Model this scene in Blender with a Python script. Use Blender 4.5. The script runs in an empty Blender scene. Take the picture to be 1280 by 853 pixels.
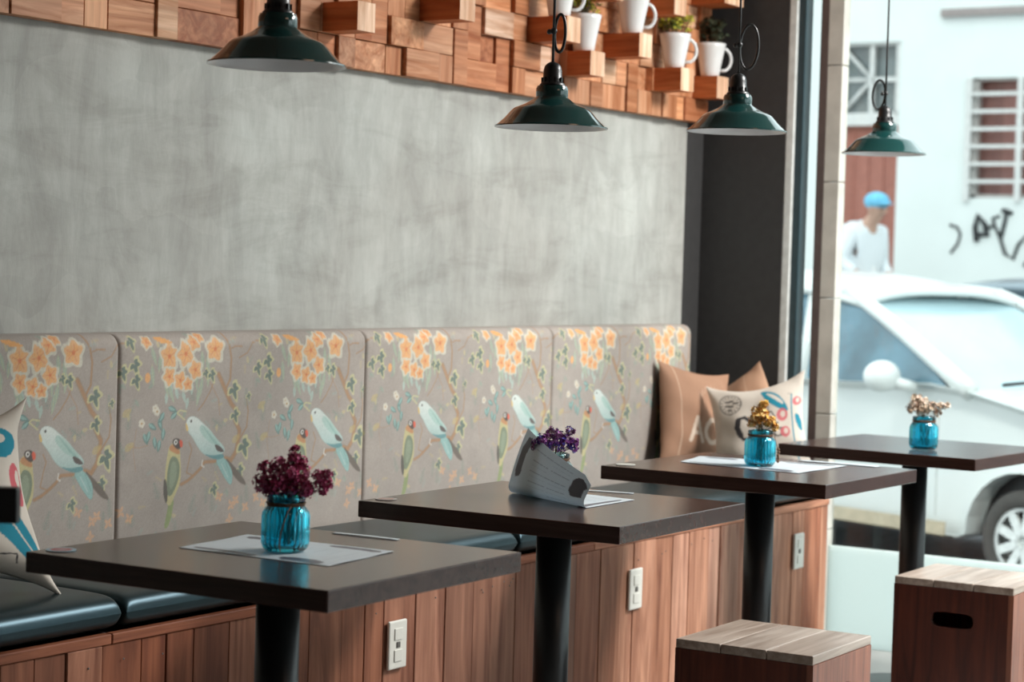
import bpy, math, random
import numpy as np
from mathutils import Vector, Matrix, Euler

# ------------------------------------------------------------------ camera
C = bpy.context.scene.collection
PI = math.pi
F_PX, YAW, PITCH, ROLL = 2602.81, 0.571456, 0.0358359, 0.0291306
fw = Vector((math.cos(YAW)*math.cos(PITCH), math.sin(YAW)*math.cos(PITCH), -math.sin(PITCH)))
rt = Vector((math.sin(YAW), -math.cos(YAW), 0)); up = rt.cross(fw)
rt2 = math.cos(ROLL)*rt + math.sin(ROLL)*up; up2 = -math.sin(ROLL)*rt + math.cos(ROLL)*up
cam = bpy.data.objects.new('camera', bpy.data.cameras.new('camera')); C.objects.link(cam)
M = Matrix((rt2, up2, -fw)).transposed().to_4x4(); M.translation = Vector((0, 0, 1.276)); cam.matrix_world = M
cam.data.sensor_width = 36.0; cam.data.lens = F_PX/1280*36.0; cam.data.clip_start = .05; cam.data.clip_end = 200
cam.data.dof.use_dof = True; cam.data.dof.focus_distance = 4.5; cam.data.dof.aperture_fstop = 4.5
S = bpy.context.scene; S.camera = cam

# ------------------------------------------------------------------ light and exposure
S.view_settings.view_transform = 'Standard'; S.view_settings.look = 'None'
S.view_settings.gamma = 1; S.view_settings.use_curve_mapping = False
S.view_settings.exposure = 0.0
w = bpy.data.worlds.new('world'); S.world = w; w.use_nodes = True
w.node_tree.nodes['Background'].inputs[0].default_value = (.86, .96, .99, 1)
w.node_tree.nodes['Background'].inputs[1].default_value = 2.1

def sun(direction, strength, color, angle):
    l = bpy.data.lights.new('sun', 'SUN'); l.energy = strength; l.color = color; l.angle = math.radians(angle)
    o = bpy.data.objects.new('sun', l); C.objects.link(o)
    o.rotation_euler = Vector(direction).to_track_quat('-Z', 'Y').to_euler(); return o
sun((.62, -.10, -.70), .42, (1, .97, .9), 3)

def fill_light(x, y, z, sx, sy, power, color):  # unseen area light added as interior fill, no fixture modelled
    l = bpy.data.lights.new('fill_light', 'AREA'); l.shape = 'RECTANGLE'; l.size = sx; l.size_y = sy
    l.energy = power; l.color = color
    o = bpy.data.objects.new('fill_light', l); C.objects.link(o); o.location = (x, y, z); return o
fill_light(6.0, .5, 3.02, .8, 1.8, 270, (1, .985, .95))
fill_light(3.2, -1.6, 3.02, 1.2, 1.2, 12, (1, .62, .42))
S.cycles.max_bounces = 8; S.cycles.diffuse_bounces = 4; S.cycles.sample_clamp_indirect = 6
S.cycles.transparent_max_bounces = 16

# ------------------------------------------------------------------ materials
def nodes(name):
    m = bpy.data.materials.new(name); m.use_nodes = True
    nt = m.node_tree; return m, nt, nt.nodes['Principled BSDF']
def N(nt, t, **k):
    n = nt.nodes.new(t)
    for a, v in k.items():
        if a.startswith('i_'): n.inputs[a[2:].replace('_', ' ')].default_value = v
        else: setattr(n, a, v)
    return n
def L(nt, a, b): nt.links.new(a, b)
def ramp(nt, fac, stops):
    r = N(nt, 'ShaderNodeValToRGB'); e = r.color_ramp.elements
    while len(e) < len(stops): e.new(.5)
    for q, (p, c) in zip(e, stops): q.position = p; q.color = (*c, 1)
    L(nt, fac, r.inputs[0]); return r.outputs[0]
def noise(nt, vec, scale, detail=4, rough=.5, stretch=(1, 1, 1), dist=0):
    mp = N(nt, 'ShaderNodeMapping'); mp.inputs['Scale'].default_value = stretch; L(nt, vec, mp.inputs[0])
    n = N(nt, 'ShaderNodeTexNoise'); n.inputs['Scale'].default_value = scale; n.inputs['Detail'].default_value = detail
    n.inputs['Roughness'].default_value = rough; n.inputs['Distortion'].default_value = dist
    L(nt, mp.outputs[0], n.inputs['Vector']); return n.outputs['Fac']
def mul(nt, a, b, f=1.0, mode='MULTIPLY'):
    m = N(nt, 'ShaderNodeMix', data_type='RGBA', blend_type=mode); m.inputs[0].default_value = f
    for s, v in ((6, a), (7, b)):
        if isinstance(v, tuple): m.inputs[s].default_value = (*v, 1)
        else: L(nt, v, m.inputs[s])
    return m.outputs[2]
def bump(nt, b, h, strength, dist=.01):
    n = N(nt, 'ShaderNodeBump'); n.inputs['Strength'].default_value = strength; n.inputs['Distance'].default_value = dist
    L(nt, h, n.inputs['Height']); L(nt, n.outputs[0], b.inputs['Normal'])

def plain(name, col, rough=.5, metal=0, var=.12, scale=30, spec=.5, coat=0, tint=None):
    """a paint/plastic/metal with slight procedural variation"""
    m, nt, b = nodes(name); tc = N(nt, 'ShaderNodeTexCoord')
    f = noise(nt, tc.outputs['Object'], scale)
    c = ramp(nt, f, [(.3, tuple(x*(1-var) for x in col)), (.7, tuple(min(1, x*(1+var)) for x in col))])
    L(nt, c, b.inputs['Base Color']); b.inputs['Roughness'].default_value = rough
    b.inputs['Metallic'].default_value = metal; b.inputs['Specular IOR Level'].default_value = spec
    if tint: b.inputs['Specular Tint'].default_value = (*tint, 1)
    b.inputs['Coat Weight'].default_value = coat; b.inputs['Coat Roughness'].default_value = .05
    return m
def printed(name, rough=.8, weave=0, sheen=0, through=0):
    """colour comes from the printed pattern stored on the mesh"""
    m, nt, b = nodes(name); a = N(nt, 'ShaderNodeAttribute', attribute_name='Col')
    tc = N(nt, 'ShaderNodeTexCoord'); f = noise(nt, tc.outputs['Object'], 14, 5)
    v = ramp(nt, f, [(.3, (.90, .90, .90)), (.7, (1, 1, 1))])
    L(nt, mul(nt, a.outputs['Color'], v), b.inputs['Base Color']); b.inputs['Roughness'].default_value = rough
    b.inputs['Sheen Weight'].default_value = sheen
    if weave:
        n = noise(nt, tc.outputs['Object'], weave, 2); bump(nt, b, n, .25, .002)
    if through:
        t = N(nt, 'ShaderNodeBsdfTranslucent'); L(nt, a.outputs['Color'], t.inputs[0]); x = N(nt, 'ShaderNodeMixShader'); x.inputs[0].default_value = through
        L(nt, b.outputs[0], x.inputs[1]); L(nt, t.outputs[0], x.inputs[2]); L(nt, x.outputs[0], nt.nodes['Material Output'].inputs[0])
    return m
def wood(name, dark, light, rough=.6, gscale=9, tint=True, contrast=(.3, .72), spec=.3):
    m, nt, b = nodes(name); g = N(nt, 'ShaderNodeAttribute', attribute_name='G')
    n1 = noise(nt, g.outputs['Vector'], gscale, 8, .6, (3.2, 3.2, .28), 1.2)
    n2 = noise(nt, g.outputs['Vector'], 2.4, 3, .5, (1.5, 1.5, .6))
    n3 = noise(nt, g.outputs['Vector'], 60, 2, .5, (1, 1, .04))
    c = ramp(nt, n1, [(contrast[0], dark), (contrast[1], light)])
    c = mul(nt, c, ramp(nt, n2, [(.35, (.72, .68, .66)), (.65, (1.0, 1.0, 1.0))]))
    c = mul(nt, c, ramp(nt, n3, [(.4, (.82, .80, .78)), (.6, (1, 1, 1))]))
    if tint:
        a = N(nt, 'ShaderNodeAttribute', attribute_name='Col'); c = mul(nt, c, a.outputs['Color'])
    L(nt, c, b.inputs['Base Color']); b.inputs['Roughness'].default_value = rough
    b.inputs['Specular IOR Level'].default_value = spec
    if tint: bump(nt, b, n1, .25, .002)
    return m
def glass_tint(name, col, rough=.03, body=.12, ior=1.45, solid=False):
    m, nt, b = nodes(name); out = nt.nodes['Material Output']
    tr = N(nt, 'ShaderNodeBsdfTransparent'); tr.inputs[0].default_value = (*col, 1)
    gl = N(nt, 'ShaderNodeBsdfGlossy'); gl.inputs['Roughness'].default_value = rough
    gl.inputs[0].default_value = (1, 1, 1, 1)
    df = N(nt, 'ShaderNodeBsdfTranslucent'); df.inputs[0].default_value = (*col, 1)
    fr = N(nt, 'ShaderNodeFresnel'); fr.inputs[0].default_value = ior
    m1 = N(nt, 'ShaderNodeMixShader'); m1.inputs[0].default_value = body
    L(nt, tr.outputs[0], m1.inputs[1]); L(nt, df.outputs[0], m1.inputs[2])
    ge = N(nt, 'ShaderNodeNewGeometry'); iv = N(nt, 'ShaderNodeMath', operation='SUBTRACT'); iv.inputs[0].default_value = 1; L(nt, ge.outputs['Backfacing'], iv.inputs[1])
    pr = N(nt, 'ShaderNodeMath', operation='MULTIPLY'); L(nt, fr.outputs[0], pr.inputs[0]); L(nt, iv.outputs[0], pr.inputs[1])
    if solid: pr = fr
    m2 = N(nt, 'ShaderNodeMixShader'); L(nt, pr.outputs[0], m2.inputs[0])
    L(nt, m1.outputs[0], m2.inputs[1]); L(nt, gl.outputs[0], m2.inputs[2]); L(nt, m2.outputs[0], out.inputs[0])
    nt.nodes.remove(b); return m

def film(name, col):
    m, nt, b = nodes(name); tl_ = N(nt, 'ShaderNodeBsdfTranslucent'); tl_.inputs[0].default_value = (*col, 1)
    b.inputs['Base Color'].default_value = (*col, 1); mx = N(nt, 'ShaderNodeMixShader'); mx.inputs[0].default_value = .92
    L(nt, b.outputs[0], mx.inputs[1]); L(nt, tl_.outputs[0], mx.inputs[2]); L(nt, mx.outputs[0], nt.nodes['Material Output'].inputs[0]); return m
def plaster():
    m, nt, b = nodes('grey_trowelled_plaster'); tc = N(nt, 'ShaderNodeTexCoord'); o = tc.outputs['Object']
    a = noise(nt, o, 1.6, 6, .6); s = noise(nt, o, 5, 8, .65, (1.6, 1, .5), .6); d = noise(nt, o, 24, 6, .7, (1, 1, .35))
    vm = N(nt, 'ShaderNodeMapping'); vm.inputs['Scale'].default_value = (3.2, 1, 4.6)
    nz = N(nt, 'ShaderNodeTexNoise'); nz.inputs['Scale'].default_value = 3; L(nt, o, nz.inputs['Vector'])
    ad = N(nt, 'ShaderNodeVectorMath', operation='MULTIPLY_ADD'); L(nt, nz.outputs['Color'], ad.inputs[0])
    ad.inputs[1].default_value = (.35, .35, .35); L(nt, o, ad.inputs[2]); L(nt, ad.outputs[0], vm.inputs[0])
    vo = N(nt, 'ShaderNodeTexVoronoi', distance='CHEBYCHEV'); vo.inputs['Scale'].default_value = 1; L(nt, vm.outputs[0], vo.inputs['Vector'])
    c = ramp(nt, a, [(.3, (.355, .345, .32)), (.7, (.47, .485, .46))])
    c = mul(nt, c, ramp(nt, s, [(.3, (.80, .79, .78)), (.62, (1.05, 1.05, 1.04))]))
    c = mul(nt, c, ramp(nt, d, [(.3, (.90, .90, .89)), (.6, (1.03, 1.03, 1.03))]))
    bw = N(nt, 'ShaderNodeRGBToBW'); L(nt, vo.outputs['Color'], bw.inputs[0])
    c = mul(nt, c, ramp(nt, bw.outputs[0], [(.1, (.95, .95, .95)), (.9, (1.05, 1.05, 1.05))]))
    h = noise(nt, o, 3.5, 7, .68, (.7, 1, 2.6), .8); c = mul(nt, c, ramp(nt, h, [(.32, (.84, .83, .82)), (.5, (1.0, 1.0, 1.0)), (.7, (1.05, 1.05, 1.05))]))
    L(nt, c, b.inputs['Base Color']); b.inputs['Roughness'].default_value = .75
    bump(nt, b, s, .25, .01); return m

MAT = dict(
    plaster=plaster(),
    dark_paint=plain('charcoal_painted_wall', (.030, .029, .029), .65),
    white_paint=plain('white_paint', (.62, .62, .60), .7),
    room=plain('warm_grey_room_paint', (.22, .19, .17), .8),
    floor=plain('pale_grey_floor_tiles', (.34, .34, .33), .35, scale=6),
    alu=plain('pale_painted_metal', (.62, .64, .62), .4),
    dark_frame=plain('dark_teal_painted_metal', (.02, .045, .055), .4),
    brown_frame=plain('dark_brown_frame', (.09, .065, .06), .5),
    black=plain('black_powder_coated_steel', (.008, .009, .010), .38, var=.05),
    leather=plain('black_teal_leather', (.012, .021, .023), .34, var=.2, scale=12, tint=(.45, .80, 1.0)),  # blue specular tint paints window light into the highlights
    enamel=plain('dark_green_enamel', (.006, .040, .038), .12, coat=.6, var=.05),
    enamel_white=plain('white_enamel', (.72, .74, .76), .25, var=.03),
    bakelite=plain('black_lamp_holder', (.012, .013, .014), .35, var=.05),
    cable=plain('black_lamp_cable', (.018, .018, .018), .35),
    ceramic=plain('white_glazed_ceramic', (.74, .74, .73), .15, var=.02),
    soil=plain('dark_soil', (.03, .02, .015), .9),
    switch=plain('ivory_switch_plastic', (.70, .68, .62), .3, var=.03),
    switch_dark=plain('grey_socket_insert', (.10, .09, .08), .4),
    board=film('frosted_white_film', (.86, .90, .88)),
    twine=plain('brown_twine', (.16, .085, .05), .9, scale=300, var=.4),
    stem=plain('dry_brown_flower_stems', (.10, .07, .035), .8),
    fabric=printed('bird_print_upholstery_fabric', .85, 900, .05),
    canvas=printed('printed_canvas', .9, 700),
    paper=printed('printed_paper', .35, through=.22),
    petals=printed('dried_flower_petals', .8),
    leaves=printed('small_green_leaves', .6),
    paint=printed('painted_surface', .6),
    mosaic=wood('reclaimed_mosaic_wood', (.42, .130, .038), (.88, .47, .27), .55, 7),
    plank=wood('rustic_bench_planks', (.17, .045, .020), (.47, .17, .085), .6, 6),
    stool=wood('red_brown_stained_wood', (.055, .011, .006), (.19, .042, .020), .38, 8, spec=.5),
    stool_top=wood('daylit_stool_top_wood', (.34, .26, .21), (.66, .58, .51), .28, 9, spec=.6),  # pale tone stands in for daylight reflected off the seat
    table=wood('dark_brown_table_laminate', (.044, .021, .017), (.070, .036, .029), .20, 14, False, spec=.30),
    jar=glass_tint('turquoise_glass', (.27, .84, .95), body=.12, solid=True),
    jar_clear=glass_tint('pale_aqua_glass', (.70, .90, .90), body=.15, solid=True),
    water=glass_tint('water_in_turquoise_glass', (.35, .85, .95)),
    pane=glass_tint('clear_window_glass', (.97, .99, .985), body=0.0, rough=.01),
)

# ------------------------------------------------------------------ mesh building
class MB:
    def __init__(s): s.v, s.f, s.c, s.g, s.sm = [], [], [], [], []
    def add(s, verts, faces, col=(1, 1, 1), g=None, smooth=False):
        b = len(s.v); s.v += [tuple(p) for p in verts]
        off = Vector((0, 0, 0)) if g is None else g[1]
        for p in verts:
            p = Vector(p)
            if g is not None:
                a = g[0]; q = (p.y, p.z, p.x) if a == 'x' else (p.x, p.z, p.y) if a == 'y' else (p.x, p.y, p.z)
                q = Vector(q) + off
            else: q = p
            s.g.append(tuple(q)); s.c.append(tuple(col))
        s.f += [tuple(i+b for i in f) for f in faces]; s.sm += [smooth]*len(faces)
    def colors(s, cols):
        n = len(cols); s.c[-n:] = [tuple(x) for x in cols]
    def box(s, x0, x1, y0, y1, z0, z1, col=(1, 1, 1), g=None, m=None):
        P = [(x, y, z) for z in (z0, z1) for y in (y0, y1) for x in (x0, x1)]
        if m is not None: P = [m @ Vector(p) for p in P]
        s.add(P, [(0, 2, 3, 1), (4, 5, 7, 6), (0, 1, 5, 4), (2, 6, 7, 3), (0, 4, 6, 2), (1, 3, 7, 5)], col, g)
        return s
    def lathe(s, prof, n=32, c=(0, 0, 0), rib=None, smooth=True, col=(1, 1, 1), m=None, cap=True):
        P = []
        for k, (r, z) in enumerate(prof):
            for i in range(n):
                a = 2*PI*i/n; rr = r
                if rib and rib[0] <= z <= rib[1]: rr = r + rib[2]*math.cos(a*rib[3])
                p = Vector((c[0]+rr*math.cos(a), c[1]+rr*math.sin(a), c[2]+z))
                P.append(m @ p if m is not None else p)
        F = []
        for k in range(len(prof)-1):
            for i in range(n):
                j = (i+1) % n; F.append((k*n+i, k*n+j, (k+1)*n+j, (k+1)*n+i))
        if cap and prof[0][0] > 1e-6: F.append(tuple(range(n))[::-1])
        if cap and prof[-1][0] > 1e-6: F.append(tuple((len(prof)-1)*n+i for i in range(n)))
        s.add(P, F, col, None, smooth); return s
    def tube(s, pts, r, n=8, closed=False, col=(1, 1, 1), cap=True):
        pts = [Vector(p) for p in pts]; m = len(pts); rs = r if isinstance(r, (list, tuple)) else [r]*m
        P, F = [], []; ref = None
        for k in range(m):
            a = pts[(k+1) % m] if (closed or k < m-1) else pts[k]; b = pts[k-1] if (closed or k > 0) else pts[k]
            t = (a-b).normalized()
            if ref is None: ref = Vector((0, 0, 1)) if abs(t.z) < .9 else Vector((1, 0, 0))
            u = (ref - t*ref.dot(t)).normalized(); v = t.cross(u); ref = u
            for i in range(n):
                an = 2*PI*i/n; P.append(pts[k] + (u*math.cos(an)+v*math.sin(an))*rs[k])
        for k in range(m if closed else m-1):
            for i in range(n):
                j = (i+1) % n; k2 = (k+1) % m; F.append((k*n+i, k*n+j, k2*n+j, k2*n+i))
        if cap and not closed: F.append(tuple(range(n))[::-1]); F.append(tuple((m-1)*n+i for i in range(n)))
        s.add(P, F, col, None, True); return s
    def ball(s, c, r, n=10, m=8, col=(1, 1, 1), sc=(1, 1, 1)):
        pr = [(max(1e-7, r*math.sin(PI*k/m)), -r*math.cos(PI*k/m)) for k in range(m+1)]
        s.lathe(pr, n, (0, 0, 0), col=col, m=Matrix.Translation(c) @ Matrix.Diagonal((*sc, 1))); return s
    def grid(s, fn, nu, nv, colfn=None, smooth=True, flip=False):
        P, K = [], []
        for j in range(nv+1):
            for i in range(nu+1):
                u, v = i/nu, j/nv; P.append(fn(u, v))
                if colfn: K.append(colfn(u, v))
        F = []
        for j in range(nv):
            for i in range(nu):
                a = j*(nu+1)+i; q = (a, a+1, a+nu+2, a+nu+1); F.append(q[::-1] if flip else q)
        s.add(P, F, (1, 1, 1), None, smooth)
        if K: s.colors(K)
        return s
    def build(s, name, mat, parent=None, bevel=0, seg=2, subsurf=0, solid=0, loc=None, rot=None):
        me = bpy.data.meshes.new(name); me.from_pydata(s.v, [], s.f)
        me.polygons.foreach_set('use_smooth', s.sm)
        c = me.color_attributes.new('Col', 'FLOAT_COLOR', 'POINT')
        c.data.foreach_set('color', np.array([(*k[:3], 1) for k in s.c], dtype=np.float32).ravel())
        g = me.attributes.new('G', 'FLOAT_VECTOR', 'POINT'); g.data.foreach_set('vector', np.array(s.g, dtype=np.float32).ravel())
        me.validate(); me.update()
        o = bpy.data.objects.new(name, me); C.objects.link(o); me.materials.append(MAT[mat] if isinstance(mat, str) else mat)
        if parent: o.parent = parent
        if loc: o.location = loc
        if rot: o.rotation_euler = rot
        if solid: d = o.modifiers.new('solid', 'SOLIDIFY'); d.thickness = solid; d.offset = -1
        if bevel:
            d = o.modifiers.new('bevel', 'BEVEL'); d.width = bevel; d.segments = seg; d.limit_method = 'ANGLE'; d.angle_limit = math.radians(40)
        if subsurf: d = o.modifiers.new('sub', 'SUBSURF'); d.levels = subsurf; d.render_levels = subsurf
        return o
def array_mesh(name, P, F, col, mat, parent=None):
    """fast path for the dense printed fabric"""
    me = bpy.data.meshes.new(name); nv, nf = len(P), len(F)
    me.vertices.add(nv); me.vertices.foreach_set('co', P.astype(np.float32).ravel())
    me.loops.add(nf*4); me.loops.foreach_set('vertex_index', F.astype(np.int32).ravel())
    me.polygons.add(nf); me.polygons.foreach_set('loop_start', np.arange(0, nf*4, 4, dtype=np.int32))
    me.update(calc_edges=True); me.polygons.foreach_set('use_smooth', np.ones(nf, dtype=bool))
    c = me.color_attributes.new('Col', 'FLOAT_COLOR', 'POINT')
    c.data.foreach_set('color', np.concatenate([col, np.ones((nv, 1))], 1).astype(np.float32).ravel())
    o = bpy.data.objects.new(name, me); C.objects.link(o); me.materials.append(MAT[mat])
    if parent: o.parent = parent
    return o
def thing(name, label, cat, loc=(0, 0, 0), rz=0, group=None):
    o = bpy.data.objects.new(name, None); C.objects.link(o); o.location = loc; o.rotation_euler = (0, 0, rz)
    o.empty_display_size = .05; return tag(o, label, cat, group)
def tag(o, label, cat, group=None, kind=None):
    o['label'] = label; o['category'] = cat
    if group: o['group'] = group
    if kind: o['kind'] = kind
    return o
def struct(o): o['kind'] = 'structure'; return o
def copy_tree(o, parent=None):
    c = o.copy(); C.objects.link(c)
    if parent: c.parent = parent
    for ch in list(o.children): copy_tree(ch, c)
    return c
def srgb(r, g, b):
    f = lambda x: (x/255/12.92) if x/255 < .04045 else ((x/255+.055)/1.055)**2.4
    return (f(r), f(g), f(b))
def bez(p0, p1, p2, n=10):
    p0, p1, p2 = Vector(p0), Vector(p1), Vector(p2)
    return [p0*(1-t)**2 + p1*2*t*(1-t) + p2*t*t for t in [i/n for i in range(n+1)]]

# ------------------------------------------------------------------ painter for printed patterns
class Paint:
    def __init__(s, x0, x1, z0, z1, res, bg, wrap=False):
        s.x0, s.z0, s.res, s.wrap = x0, z0, res, wrap
        s.w, s.h = int(round((x1-x0)/res)), int(round((z1-z0)/res)); s.per = x1-x0
        s.a = np.empty((s.h, s.w, 3)); s.a[:] = bg
        s.X, s.Z = np.meshgrid(x0+(np.arange(s.w)+.5)*res, z0+(np.arange(s.h)+.5)*res)
    def _put(s, mask_fn, bb, col, al=1.0):
        for k in ((-1, 0, 1) if s.wrap else (0,)):
            ox = k*s.per
            i0 = max(0, int((bb[0]+ox-s.x0)/s.res)-2); i1 = min(s.w, int((bb[1]+ox-s.x0)/s.res)+3)
            j0 = max(0, int((bb[2]-s.z0)/s.res)-2); j1 = min(s.h, int((bb[3]-s.z0)/s.res)+3)
            if i1 <= i0 or j1 <= j0: continue
            X, Z = s.X[j0:j1, i0:i1]-ox, s.Z[j0:j1, i0:i1]
            m = np.clip(mask_fn(X, Z), 0, 1)[..., None]*al
            c = col(X, Z) if callable(col) else np.array(col)
            s.a[j0:j1, i0:i1] = s.a[j0:j1, i0:i1]*(1-m) + c*m
    def poly(s, pts, col, al=1.0, smooth=2, edge=None):
        p = np.array(pts, float)
        for _ in range(smooth):
            q = np.roll(p, -1, 0); p = np.stack([p*.75+q*.25, p*.25+q*.75], 1).reshape(-1, 2)
        def mask(X, Z):
            inside = np.zeros(X.shape, bool); d = np.full(X.shape, 1e9)
            for (ax, az), (bx, bz) in zip(p, np.roll(p, -1, 0)):
                cond = (az > Z) != (bz > Z)
                with np.errstate(divide='ignore', invalid='ignore'):
                    xi = (bx-ax)*(Z-az)/(bz-az+1e-12)+ax
                inside ^= cond & (X < xi)
                t = np.clip(((X-ax)*(bx-ax)+(Z-az)*(bz-az))/((bx-ax)**2+(bz-az)**2+1e-12), 0, 1)
                d = np.minimum(d, np.hypot(X-ax-t*(bx-ax), Z-az-t*(bz-az)))
            return np.where(inside, .5+d/s.res, .5-d/s.res)
        bb = (p[:, 0].min(), p[:, 0].max(), p[:, 1].min(), p[:, 1].max())
        if edge:
            e, ec = edge; s._put(lambda X, Z: mask(X, Z)+e/s.res, (bb[0]-e, bb[1]+e, bb[2]-e, bb[3]+e), ec, al)
        s._put(mask, bb, col, al)
    def line(s, pts, wd, col, al=1.0):
        p = np.array([tuple(q)[:2] for q in pts], float); wd = wd/2
        def mask(X, Z):
            d = np.full(X.shape, 1e9)
            for (ax, az), (bx, bz) in zip(p[:-1], p[1:]):
                t = np.clip(((X-ax)*(bx-ax)+(Z-az)*(bz-az))/((bx-ax)**2+(bz-az)**2+1e-12), 0, 1)
                d = np.minimum(d, np.hypot(X-ax-t*(bx-ax), Z-az-t*(bz-az)))
            return .5+(wd-d)/s.res
        s._put(mask, (p[:, 0].min()-wd, p[:, 0].max()+wd, p[:, 1].min()-wd, p[:, 1].max()+wd), col, al)
    def disc(s, c, r, col, al=1.0, r2=None):
        r2 = r2 or r
        s._put(lambda X, Z: .5+(1-np.hypot((X-c[0])/r, (Z-c[1])/r2))*min(r, r2)/s.res, (c[0]-r, c[0]+r, c[1]-r2, c[1]+r2), col, al)
    def ring(s, c, r, wd, col, al=1.0):
        s._put(lambda X, Z: .5+(wd/2-abs(np.hypot(X-c[0], Z-c[1])-r))/s.res, (c[0]-r-wd, c[0]+r+wd, c[1]-r-wd, c[1]+r+wd), col, al)
    def sample(s, x, z):
        u = (x-s.x0)/s.res-.5; v = np.clip((z-s.z0)/s.res-.5, 0, s.h-1.001)
        u = np.mod(u, s.w) if s.wrap else np.clip(u, 0, s.w-1.001)
        i = np.floor(u).astype(int); j = np.floor(v).astype(int); fu, fv = (u-i)[:, None], (v-j)[:, None]
        i2 = (i+1) % s.w if s.wrap else np.minimum(i+1, s.w-1); j2 = np.minimum(j+1, s.h-1)
        i = i % s.w
        return (s.a[j, i]*(1-fu)+s.a[j, i2]*fu)*(1-fv)+(s.a[j2, i]*(1-fu)+s.a[j2, i2]*fu)*fv

# ------------------------------------------------------------------ the room shell
WALL, XP, XG = 3.46, 6.60, 6.66       # bench wall plane, dark pier face, window glass plane
CEIL = 3.1
struct(MB().box(-3.5, 6.475, WALL, WALL+.15, 0, CEIL).build('wall_left', 'plaster'))
struct(MB().box(6.475, XP, WALL, WALL+.15, 0, CEIL).box(XP, XP+.07, 3.14, WALL+.15, -.3, CEIL).build('wall_far', 'dark_paint'))
struct(MB().box(-3.65, -3.5, -3.5, WALL, 0, CEIL).build('wall_back', 'room'))
struct(MB().box(-3.5, 3.0, -3.65, -3.5, 0, CEIL).box(3.0, 4.7, -3.65, -3.5, 0, CEIL).box(4.7, 6.78, -3.65, -3.5, 0, .25).box(6.6, 6.78, -3.65, -3.5, .25, CEIL).build('wall_right', 'room'))
struct(MB().box(4.7, 6.6, -3.58, -3.572, .25, CEIL).build('added_fill_window', 'pane'))  # unseen opening, invented to let more daylight onto the bench wall
struct(MB().box(-3.65, 6.78, -3.65, WALL+.15, CEIL, CEIL+.2).build('ceiling', 'room'))
fl = MB(); rng = random.Random(3)
fl.box(-3.5, 6.74, -3.5, WALL, -.3, 0)
struct(fl.build('floor', 'floor'))
# storefront frame, from the pier towards the glass
struct(MB().box(XP, XP+.07, 3.11, 3.14, 0, CEIL).build('trim_1', 'alu', bevel=.004))
struct(MB().box(XP+.012, XP+.07, 3.082, 3.11, 0, CEIL).build('trim_2', 'dark_frame', bevel=.003))
w2 = struct(MB().box(XG, XG+.008, 3.03, 3.082, 0, CEIL).build('window_2', 'pane'))
struct(MB().box(XP+.02, XP+.08, 3.0, 3.03, 0, CEIL).build('trim_3', 'brown_frame', bevel=.003))
t4 = MB()
for k in range(8):
    t4.box(XP+.02, XP+.075, 2.944, 3.0, .0+k*.4, .4+k*.4-.003)
struct(t4.build('trim_4', plain('beige_stone_pier', (.52, .50, .45), .7, scale=12), bevel=.002))
w1 = struct(MB().box(XG, XG+.01, -3.5, 2.944, 0.0, CEIL).build('window_1', 'pane'))

# ------------------------------------------------------------------ bench with plank front
BENCH_X0, BENCH_X1, YF, ZW = 2.35, 6.575, 2.935, .513
bench = thing('wooden_bench', 'long built-in bench faced with vertical rustic wooden planks under the bird-print backrest', 'bench', (4.4, 3.2, 0))
def bp(mb, name, mat, parent, **k):
    o = mb.build(name, mat, parent, **k); px = parent.matrix_basis.inverted(); o.matrix_parent_inverse = px; return o
bpy.context.view_layer.update()
rng = random.Random(11)
pl = MB(); x = BENCH_X0
widths = [.10, .125, .075, .115, .09, .13, .085]
while x < BENCH_X1-.02:
    wd = min(rng.choice(widths), BENCH_X1-x)
    t = rng.uniform(.72, 1.12); warm = rng.uniform(.9, 1.08)
    pale = min(1, max(0, (x-3.6)/1.6)) if rng.random() < .8 else .3   # paler tint towards the window paints in its daylight and haze
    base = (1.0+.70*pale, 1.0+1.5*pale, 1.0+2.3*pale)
    off = Vector((rng.uniform(-9, 9), rng.uniform(-9, 9), rng.uniform(-9, 9)))
    pl.box(x+.0012, x+wd-.0012, YF-rng.uniform(.014, .019), YF, 0, ZW-.022, (t*base[0]*warm, t*base[1], t*base[2]/warm), ('z', off))
    x += wd
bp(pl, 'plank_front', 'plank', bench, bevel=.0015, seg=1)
tr = MB(); x = BENCH_X0
for wd in (.73, .86, 1.05, .8, .785):
    tr.box(x, x+wd-.002, YF-.02, YF+.06, ZW-.021, ZW, (1.1+.5*min(1, max(0, (x-3.6)/1.6)), 1.1+1.1*min(1, max(0, (x-3.6)/1.6)), 1.1+1.6*min(1, max(0, (x-3.6)/1.6))), ('x', Vector((x*3, 1, 2)))); x += wd  # same painted window-light paling as on the planks
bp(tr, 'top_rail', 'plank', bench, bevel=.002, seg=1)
nl = MB()
for k in range(26):
    xx = rng.uniform(BENCH_X0+.05, BENCH_X1-.05)
    nl.lathe([(.0001, 0), (.0022, 0), (.0022, .001), (.0001, .0012)], 8, m=Matrix.Translation((xx, YF-.0195, ZW-.045-rng.random()*.03)) @ Matrix.Rotation(PI/2, 4, 'X'))
n = bp(nl, 'nail_heads', 'switch_dark', bench); n['kind'] = 'stuff'
bp(MB().box(BENCH_X0, BENCH_X1, YF, 3.36, .0, ZW), 'carcass', 'brown_frame', bench)

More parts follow.
